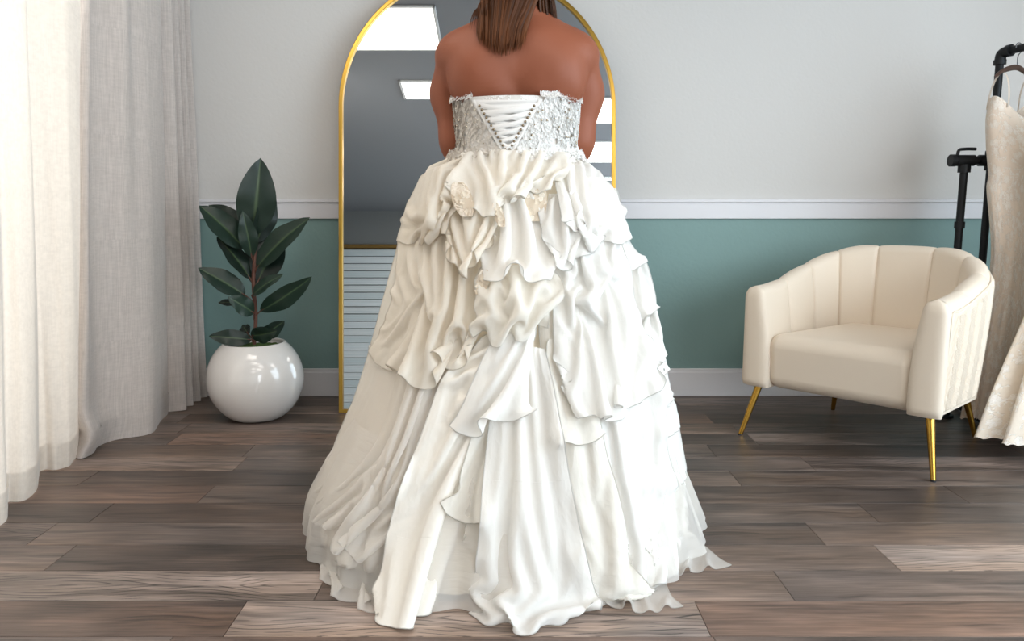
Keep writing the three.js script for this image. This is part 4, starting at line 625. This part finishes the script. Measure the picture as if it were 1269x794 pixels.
// a five-petalled lace flower lying on a surface at p with normal n
function flower(p, n, R, r, lift = 0.003, petals = 5) {
  const q = new THREE.Quaternion().setFromUnitVectors(V(0, 0, 1), n), out = [], a0 = r() * 6.28;
  for (let k = 0; k < petals; k++) { const g = surf(2, 3, (u, v) => { const w = R * 0.42 * Math.sin(Math.PI * (0.15 + 0.75 * v)), x = (u - 0.5) * 2 * w, y = R * (0.1 + 0.9 * v); return V(x, y, lift * (0.3 + 1.6 * v * v) + 0.15 * Math.abs(x)); }); g.rotateZ(a0 + k * 6.283 / petals + (r() - 0.5) * 0.3); g.applyQuaternion(q); g.translate(p.x, p.y, p.z); out.push(g); }
  return out;
}
function bodiceParts() {
  const r = rng(404);
  const topY = (th) => { const c = Math.cos(th); return 1.266 + (c < 0 ? 0.045 * Math.pow(-c, 2) * (0.7 + 0.3 * Math.cos(th * 8)) : 0.0); };
  const lace = phy({ map: laceMap([224, 219, 212], [250, 248, 245]), bumpMap: laceBump, bumpScale: 0.0015, roughness: 0.6, side: THREE.DoubleSide });
  const bodice = mesh('bodice', toLocal(surf(200, 24, (u, v) => { const th = (u - 0.5) * 2 * Math.PI; return onBase(th, lerp(1.095, topY(th), v), 0.002); }, { uvs: (u, v) => [u * 4.4, v * 0.7] })), lace, dress);
  // the laced opening
  const satinGrey = phy({ color: '#e9e6e2', roughness: 0.35, side: THREE.DoubleSide });
  mesh('modesty_panel', toLocal(surf(40, 40, (u, v) => { const y = lerp(123.6, 190, v), p = hit(lerp(vL(y), vR(y), u), y, 0.004 + 0.0016 * Math.sin(y * 0.9 + u * 3)); return p; })), satinGrey, dress);
  const ribbon = (x0, y0, x1, y1, w, off) => mesh('lacing_ribbon', toLocal(surf(14, 4, (u, v) => hit(lerp(x0, x1, u), lerp(y0, y1, u) + (v - 0.5) * w + 1.2 * Math.sin(u * 3.14), off + 0.003 * Math.sin(u * Math.PI) + 0.0012 * Math.sin(v * 3.14)))), satinGrey, dress);
  for (let i = 0; i < 6; i++) { const y = 130 + i * 8.8, w = lerp(6.5, 3.6, i / 6); ribbon(vL(y), y, vR(y + 9), y + 9, w, 0.0085 + 0.001 * (i % 2)); ribbon(vL(y + 10), y + 10, vR(y + 1), y + 1, w, 0.0115); }
  for (const f of [vL, vR]) { const s = f === vL ? -1 : 1; mesh('boned_edge', toLocal(surf(4, 30, (u, v) => { const y = lerp(123.5, 191, v); return hit(f(y) + s * (u * 5.5 - 1), y, 0.007 + 0.002 * Math.sin(u * 3.14)); })), satinGrey, dress); }
  const beadMat = std({ color: '#8a7a66', metalness: 0.9, roughness: 0.25 }), beads = [[], []];
  [vL, vR].forEach((f, k) => { for (let i = 0; i < 12; i++) { const y = 131 + i * 4.9, p = hit(f(y) + (k ? -2.2 : 2.2), y, 0.014), g = new THREE.SphereGeometry(0.0037, 10, 8); g.translate(p.x, p.y, p.z); beads[k].push(g); } mesh('bead_row', toLocal(merge(beads[k])), beadMat, dress); });
  // lace flowers: dense and white on the right half, flatter on the left
  const fl = [], fw = [], st = [];
  for (let i = 0; i < 1500; i++) {
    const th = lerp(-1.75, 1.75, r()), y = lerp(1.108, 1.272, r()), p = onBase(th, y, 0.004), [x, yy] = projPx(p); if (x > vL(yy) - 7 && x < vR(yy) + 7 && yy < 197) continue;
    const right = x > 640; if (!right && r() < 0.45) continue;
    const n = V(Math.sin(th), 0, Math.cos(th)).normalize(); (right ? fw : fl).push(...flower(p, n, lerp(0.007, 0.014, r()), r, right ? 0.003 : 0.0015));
  }
  for (let i = 0; i < 110; i++) { const th = lerp(-1.7, 1.7, i / 109), c = projPx(onBase(th, 1.268, 0.004)); if (c[0] > vL(127) - 4 && c[0] < vR(127) + 4) continue; fw.push(...flower(onBase(th, 1.268 + (r() - 0.5) * 0.008, 0.006), V(Math.sin(th), 0.3, Math.cos(th)).normalize(), 0.010, r, 0.004)); }
  for (let i = 0; i < 130; i++) { const th = lerp(-1.6, 1.6, i / 129), c = projPx(onBase(th, 1.11, 0.01)); if (Math.abs(c[0] - 629) < 14) continue; (c[0] > 640 ? fw : fl).push(...flower(onBase(th, 1.118 - r() * 0.03 * (c[0] < 600 || c[0] > 650 ? 1 : 0.2), 0.016), V(Math.sin(th), 0.3, Math.cos(th)).normalize(), 0.012, r, 0.004)); }
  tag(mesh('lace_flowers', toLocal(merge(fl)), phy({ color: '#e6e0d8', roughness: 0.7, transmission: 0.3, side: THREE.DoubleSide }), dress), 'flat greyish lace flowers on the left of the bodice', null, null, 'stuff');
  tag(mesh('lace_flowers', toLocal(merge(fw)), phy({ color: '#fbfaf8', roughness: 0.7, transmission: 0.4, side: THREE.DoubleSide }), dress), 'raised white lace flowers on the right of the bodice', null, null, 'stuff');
  for (let i = 0; i < 90; i++) { const th = lerp(-1.5, 1.5, r()), p = onBase(th, lerp(1.115, 1.262, r()), 0.011), [x, yy] = projPx(p); if (x > vL(yy) - 5 && x < vR(yy) + 5) continue; const g = new THREE.IcosahedronGeometry(lerp(0.0018, 0.0036, r()), 0); g.translate(p.x, p.y, p.z); st.push(g); }
  tag(mesh('rhinestones', toLocal(merge(st)), std({ color: '#9a8b78', metalness: 0.9, roughness: 0.2, flatShading: true }), dress), 'tiny dark rhinestones scattered over the bodice', null, null, 'stuff');
}
// lace showing between the swags
function lacePatches() {
  const r = rng(515), ground = phy({ map: laceMap([205, 188, 166], [236, 226, 212]), bumpMap: laceBump, bumpScale: 0.002, roughness: 0.75, side: THREE.DoubleSide }), petal = phy({ color: '#e2d3bd', roughness: 0.7, side: THREE.DoubleSide });
  for (const [cx, cy, w, h, lean] of [[573, 247, 26, 42, 0.25], [664, 252, 28, 44, -0.1], [618, 266, 13, 30, 0.3], [598, 350, 15, 32, -0.15]]) {
    const base = hit(cx, cy, 0.01), q0 = radial(base), off = hmAt(q0.th, base.y) * 0.9 + 0.004;
    const P = (u, v) => { const y = (v - 0.5) * h, x = (u - 0.5) * w * Math.sqrt(Math.max(0, 1 - Math.pow(v * 2 - 1, 2) * 0.75)) + lean * y; return hit(cx + x, cy + y, off + 0.002 * Math.sin(u * 9 + v * 7)); };
    const m = mesh('lace_patch', toLocal(surf(14, 20, P, { uvs: (u, v) => [u * w * 0.006 + cx, v * h * 0.006] })), ground, dress), f = [];
    for (let i = 0; i < 6; i++) f.push(...flower(P(0.15 + 0.7 * r(), 0.1 + 0.8 * r()).add(V(0, 0, 0.001)), V(0, 0.1, 1).normalize(), 0.0085, r, 0.0012));
    tag(mesh('lace_flowers', toLocal(merge(f)), petal, dress), 'beige lace flowers between the swags', null, null, 'stuff');
  }
}
{
  // underskirt: plain cream satin with long soft folds
  mesh('underskirt', toLocal(surf(360, 90, (u, v) => { const th = (u - 0.5) * 2 * Math.PI, y = lerp(1.14, 0.01, v), f = sst(0.1, 0.9, v); return onBase(th, y, f * (0.012 * Math.sin(th * 14 + Math.sin(v * 3)) + 0.006 * Math.sin(th * 31 + 2)) - 0.012); })), M.satin, dress);
  // plain sheer hem layer brushing the floor
  mesh('sheer_hem', toLocal(surf(300, 20, (u, v) => { const th = (u - 0.5) * 2 * Math.PI, y = lerp(0.35, 0.004, v), f = v; return onBase(th, y, 0.012 + f * (0.045 + 0.012 * Math.sin(th * 17 + 1) + 0.006 * Math.sin(th * 41))); })), M.orgSheer, dress);
  const P = (rows, mat, o) => clothPiece('overskirt_panel', rows, mat, { ruffle: o.floorPin ? 0.1 : 0.28, hemCurve: o.floorPin ? 0.012 : 0.03, round: o.floorPin ? 0.03 : 0.08, ...o }), Rf = (rows, mat, o) => clothPiece('ruffle', rows, mat, o);
  let s = 1;
  // ---- plain covering layer left and right, front layers of the skirt out of sight stay with the underskirt
  P([[[505, 255, 0.3], [545, 250, 0.8], [590, 250, 0.8]], [[478, 350, 0.5], [530, 350, 1], [585, 350, 1]], [[445, 470, 0.5], [505, 480, 1.5], [560, 480, 1.2]], [[405, 560, 1], [470, 580, 2], [530, 580, 1.5]], [[392, 628, 1.5], [440, 675, 2.5], [505, 700, 2]]], M.orgWarm, { full: [1.25, 1.03], fullBottom: 1.45, waves: 5, seed: s++, hem: [0, 0, 1, 1] });
  P([[[680, 240, 0.8], [725, 240, 0.8], [765, 255, 0.3]], [[690, 350, 1], [745, 350, 1], [795, 350, 0.5]], [[705, 470, 1.2], [765, 470, 1.5], [825, 465, 0.5]], [[720, 580, 1.5], [785, 575, 2], [843, 565, 0.5]], [[730, 690, 2], [800, 695, 2], [850, 650, 0.8]]], M.orgWhite, { full: [1.25, 1.03], fullBottom: 1.45, waves: 6, seed: s++, hem: [0, 1, 1, 0] });
  // ---- trains lying on the floor
  P([[[428, 640, 1], [462, 650, 1], [500, 655, 0.5]], [[410, 682, 'F'], [450, 700, 'F'], [495, 715, 'F']], [[393, 713, 'F'], [428, 746, 'F'], [475, 768, 'F']]], M.orgSheer, { full: [1.2, 1.12], fullBottom: 1.25, waves: 2.5, amp: 0.015, seed: s++, layer: false, hem: [0, 0, 1, 1], goal: 0.05 });
  P([[[795, 645, 0.5], [818, 645, 0.5], [842, 640, 0.3]], [[808, 680, 'F'], [835, 678, 'F'], [866, 668, 'F']], [[830, 711, 'F'], [862, 712, 'F'], [897, 706, 'F']]], M.orgSheer, { full: [1.15, 1.1], waves: 2, seed: s++, layer: false, hem: [0, 1, 1, 1], goal: 0.05 });
  P([[[722, 665, 0.5], [758, 665, 0.5], [792, 662, 0.5]], [[744, 712, 3], [778, 716, 'F'], [814, 708, 'F']], [[748, 742, 'F'], [785, 760, 'F'], [832, 763, 'F']]], M.orgSheer, { full: [1.2, 1.1], waves: 2.5, seed: s++, layer: false, hem: [0, 1, 1, 1], goal: 0.05 });
  // ---- jagged tiers down the right side
  [[853, 588, 40, 84], [838, 526, 30, 60], [833, 486, 26, 50], [829, 456, 30, 40], [823, 432, 28, 56], [815, 379, 44, 60], [791, 328, 44, 44], [781, 288, 44, 56]].forEach(([x, y, w, h], i) => Rf([[[x - w * 1.9, y - h, 1], [x - w, y - h, 1], [x - w * 0.4, y - h * 0.98, 0.3]], [[x - w * 1.85, y - h * 0.4, 1.5], [x - w * 0.9, y - h * 0.45, 2], [x - w * 0.15, y - h * 0.45, 1.5]], [[x - w * 1.8, y + 6, 1.5], [x - w * 0.8, y + 8 + (i % 3) * 4, 2.2], [x, y, 2]]], M.orgWhite, { full: [1.2, 1.05], fullBottom: 1.35, waves: 3, amp: 0.008, seed: s++, ruffle: 0.2, hem: [0, 1, 1, 0], maxLayer: 0.08 }));
  // ---- lower panels
  P([[[700, 430, 2], [750, 425, 3], [800, 420, 3]], [[705, 530, 3], [765, 525, 4], [817, 520, 3]], [[712, 620, 3.5], [775, 620, 5], [832, 605, 3]], [[722, 708, 4], [780, 712, 5], [840, 690, 3]]], M.orgWhite, { full: [1.3, 1.04], fullBottom: 1.55, waves: 5, amp: 0.016, seed: s++, hem: [0, 1, 1, 1] });
  P([[[668, 380, 2], [695, 385, 2.5], [718, 390, 2]], [[680, 480, 2], [702, 490, 3], [728, 495, 2.5]], [[690, 570, 2.5], [714, 580, 3.5], [745, 585, 3]], [[702, 660, 3], [732, 670, 4], [765, 672, 3.5]], [[716, 746, 'F'], [748, 742, 'F'], [790, 722, 'F']]], M.org, { full: [1.3, 1.04], fullBottom: 1.5, waves: 2.5, amp: 0.016, seed: s++, hem: [0, 1, 1, 1], floorPin: true });
  P([[[470, 425, 1.5], [515, 430, 2], [560, 440, 2]], [[440, 505, 1.5], [485, 520, 3], [530, 530, 3]], [[408, 570, 1.5], [450, 590, 4], [505, 615, 4]], [[387, 606, 2], [412, 648, 4], [458, 682, 5]]], M.orgSheer, { full: [1.25, 1.05], fullBottom: 1.55, waves: 4, amp: 0.016, seed: s++, hem: [0, 1, 1, 1], ruffle: 0.15 });
  P([[[615, 395, 3], [640, 398, 4], [665, 405, 3]], [[562, 452, 3], [592, 462, 5], [630, 455, 3]], [[527, 540, 3], [560, 545, 5.5], [592, 540, 2.5]], [[490, 645, 4], [528, 645, 6.5], [562, 640, 3]], [[462, 766, 'F'], [500, 778, 'F'], [537, 745, 'F']]], M.orgShine, { gap: 0.009, full: [1.45, 1.02], fullBottom: 1.3, waves: 2.6, amp: 0.02, seed: s++, hem: [0, 1, 1, 1], floorPin: true });
  // cascade of small ruffles beside the centre panel
  Rf([[[604, 560, 2], [622, 560, 2.5], [645, 560, 2.5]], [[592, 610, 3], [612, 615, 3], [640, 615, 3]], [[583, 668, 3.5], [603, 690, 4], [640, 680, 4]]], M.org, { full: [1.4, 1.05], waves: 2, seed: s++, hem: [0, 0, 1, 1] });
  Rf([[[604, 490, 2.5], [622, 490, 3], [645, 490, 3]], [[584, 560, 3], [604, 560, 4], [640, 555, 4]], [[564, 636, 3.5], [592, 640, 4.5], [640, 630, 4.5]]], M.org, { full: [1.35, 1.05], waves: 2, seed: s++, hem: [0, 0, 1, 1] });
  Rf([[[680, 420, 3], [695, 420, 3.5], [715, 420, 3]], [[684, 470, 4], [700, 475, 5], [722, 478, 4]], [[688, 530, 4], [702, 545, 6], [728, 540, 5]]], M.org, { full: [1.4, 1.05], waves: 2, seed: s++, hem: [0, 0, 1, 1] });
  P([[[622, 430, 3], [648, 428, 4], [674, 432, 3]], [[612, 520, 4], [650, 520, 6], [690, 520, 4]], [[602, 610, 5], [652, 610, 7], [705, 610, 4.5]], [[594, 700, 5.5], [655, 700, 7.5], [722, 700, 5]], [[590, 764, 'F'], [655, 779, 'F'], [740, 752, 'F']]], M.orgWhite, { full: [1.4, 1.01], fullBottom: 1.18, waves: 3.5, amp: 0.018, seed: s++, hem: [0, 1, 1, 1], floorPin: true });
  Rf([[[618, 410, 4], [640, 415, 5], [662, 412, 4]], [[590, 470, 5], [616, 475, 7], [648, 470, 6]], [[570, 536, 5], [598, 522, 8], [645, 500, 7]]], M.orgWhite, { full: [1.4, 1.05], waves: 2.5, seed: s++, hem: [0, 0, 1, 1] });
  // ---- middle pick-ups
  P([[[520, 292, 1], [550, 290, 2], [597, 290, 2]], [[499, 334, 3.5], [540, 345, 5], [592, 345, 4]], [[484, 385, 3], [530, 400, 5], [590, 400, 4]], [[466, 440, 2.5], [520, 455, 4], [572, 442, 3]]], M.orgWarm, { full: [1.58, 1.15], waves: 3, amp: 0.02, seed: s++, hem: [0, 1, 1, 1], tacks: [[0.35, 0.45, 1.5], [0.8, 0.8, 2]] });
  P([[[688, 280, 2], [730, 285, 3], [765, 285, 3]], [[692, 345, 4], [740, 345, 5.5], [780, 335, 4]], [[697, 420, 4], [750, 425, 5.5], [796, 400, 4]], [[702, 505, 3.5], [758, 510, 5], [808, 470, 4]]], M.orgWhite, { full: [1.58, 1.12], waves: 4, amp: 0.02, seed: s++, hem: [0, 1, 1, 1], tacks: [[0.3, 0.5, 2], [0.7, 0.35, 2]] });
  P([[[600, 330, 3], [640, 328, 4], [686, 334, 3]], [[594, 352, 7], [640, 348, 9], [694, 352, 7]], [[592, 385, 7], [640, 386, 9], [684, 378, 7]], [[588, 412, 4], [632, 412, 6], [670, 404, 4]]], M.org, { full: [1.58, 1.2], waves: 2.5, amp: 0.015, seed: s++, hem: [0, 1, 1, 1], goal: 0.04, tacks: [[0.1, 1, 4], [0.5, 1, 5], [0.9, 1, 4]] });
  // ---- upper swags
  P([[[612, 232, 3], [638, 230, 4], [660, 232, 3]], [[606, 280, 4], [645, 280, 6], [690, 288, 4]], [[600, 338, 4], [640, 338, 7], [690, 334, 5]]], M.orgWhite, { full: [1.58, 1.12], waves: 2.5, amp: 0.02, seed: s++, hem: [0, 1, 1, 1], tacks: [[0.0, 1, 3], [1, 1, 3]] });
  P([[[556, 246, 2], [588, 242, 4], [622, 248, 3]], [[552, 278, 5], [582, 288, 7], [617, 272, 5]], [[560, 310, 5], [577, 330, 8], [606, 296, 5]]], M.orgWarm, { full: [1.58, 1.2], waves: 2, amp: 0.015, seed: s++, hem: [0, 0, 1, 0], goal: 0.04 });
  P([[[668, 262, 3], [692, 240, 4], [716, 245, 4]], [[678, 285, 5], [704, 278, 7], [732, 274, 6]], [[690, 322, 4], [704, 326, 5], [720, 304, 4]]], M.orgWhite, { full: [1.58, 1.15], waves: 1.5, amp: 0.012, seed: s++, hem: [0, 1, 1, 1], goal: 0.05 });
  P([[[556, 193, 0.5], [572, 189, 1], [592, 189, 1]], [[524, 212, 4.5], [546, 214, 6], [570, 222, 5]], [[504, 262, 5], [533, 260, 7.5], [560, 252, 5]], [[512, 291, 2], [530, 293, 3], [552, 290, 2.5]]], M.orgWarm, { full: [1.58, 1.2], waves: 2.5, amp: 0.015, seed: s++, hem: [0, 1, 1, 1], goal: 0.05, tacks: [[0.3, 1, 1.5], [0.9, 0.7, 2]] });
  P([[[688, 189, 1], [702, 188, 1], [717, 190, 0.5]], [[692, 216, 4.5], [720, 210, 6], [748, 214, 4]], [[696, 262, 5], [732, 262, 7], [770, 255, 5]], [[704, 290, 3], [740, 296, 3.5], [777, 291, 3]]], M.orgWhite, { full: [1.58, 1.15], waves: 3, amp: 0.015, seed: s++, hem: [0, 1, 1, 1], goal: 0.05, tacks: [[0.1, 1, 2], [0.55, 1, 2.5]] });
  P([[[580, 188, 1], [608, 185, 1.6], [638, 186, 1.8], [668, 186, 1.6], [694, 188, 1]], [[571, 210, 4], [604, 215, 6], [635, 216, 6], [664, 212, 6], [694, 207, 4.5]], [[565, 232, 4], [598, 256, 6], [626, 250, 7], [656, 234, 6], [690, 228, 4]]], M.org, { full: [1.58, 1.2], waves: 4, amp: 0.015, seed: s++, hem: [0, 0, 1, 0], goal: 0.05, tacks: [[0.0, 1, 2], [0.52, 1, 3], [1, 1, 2.5]] });
  lacePatches();
  bodiceParts();
}

renderer.render(scene, camera);
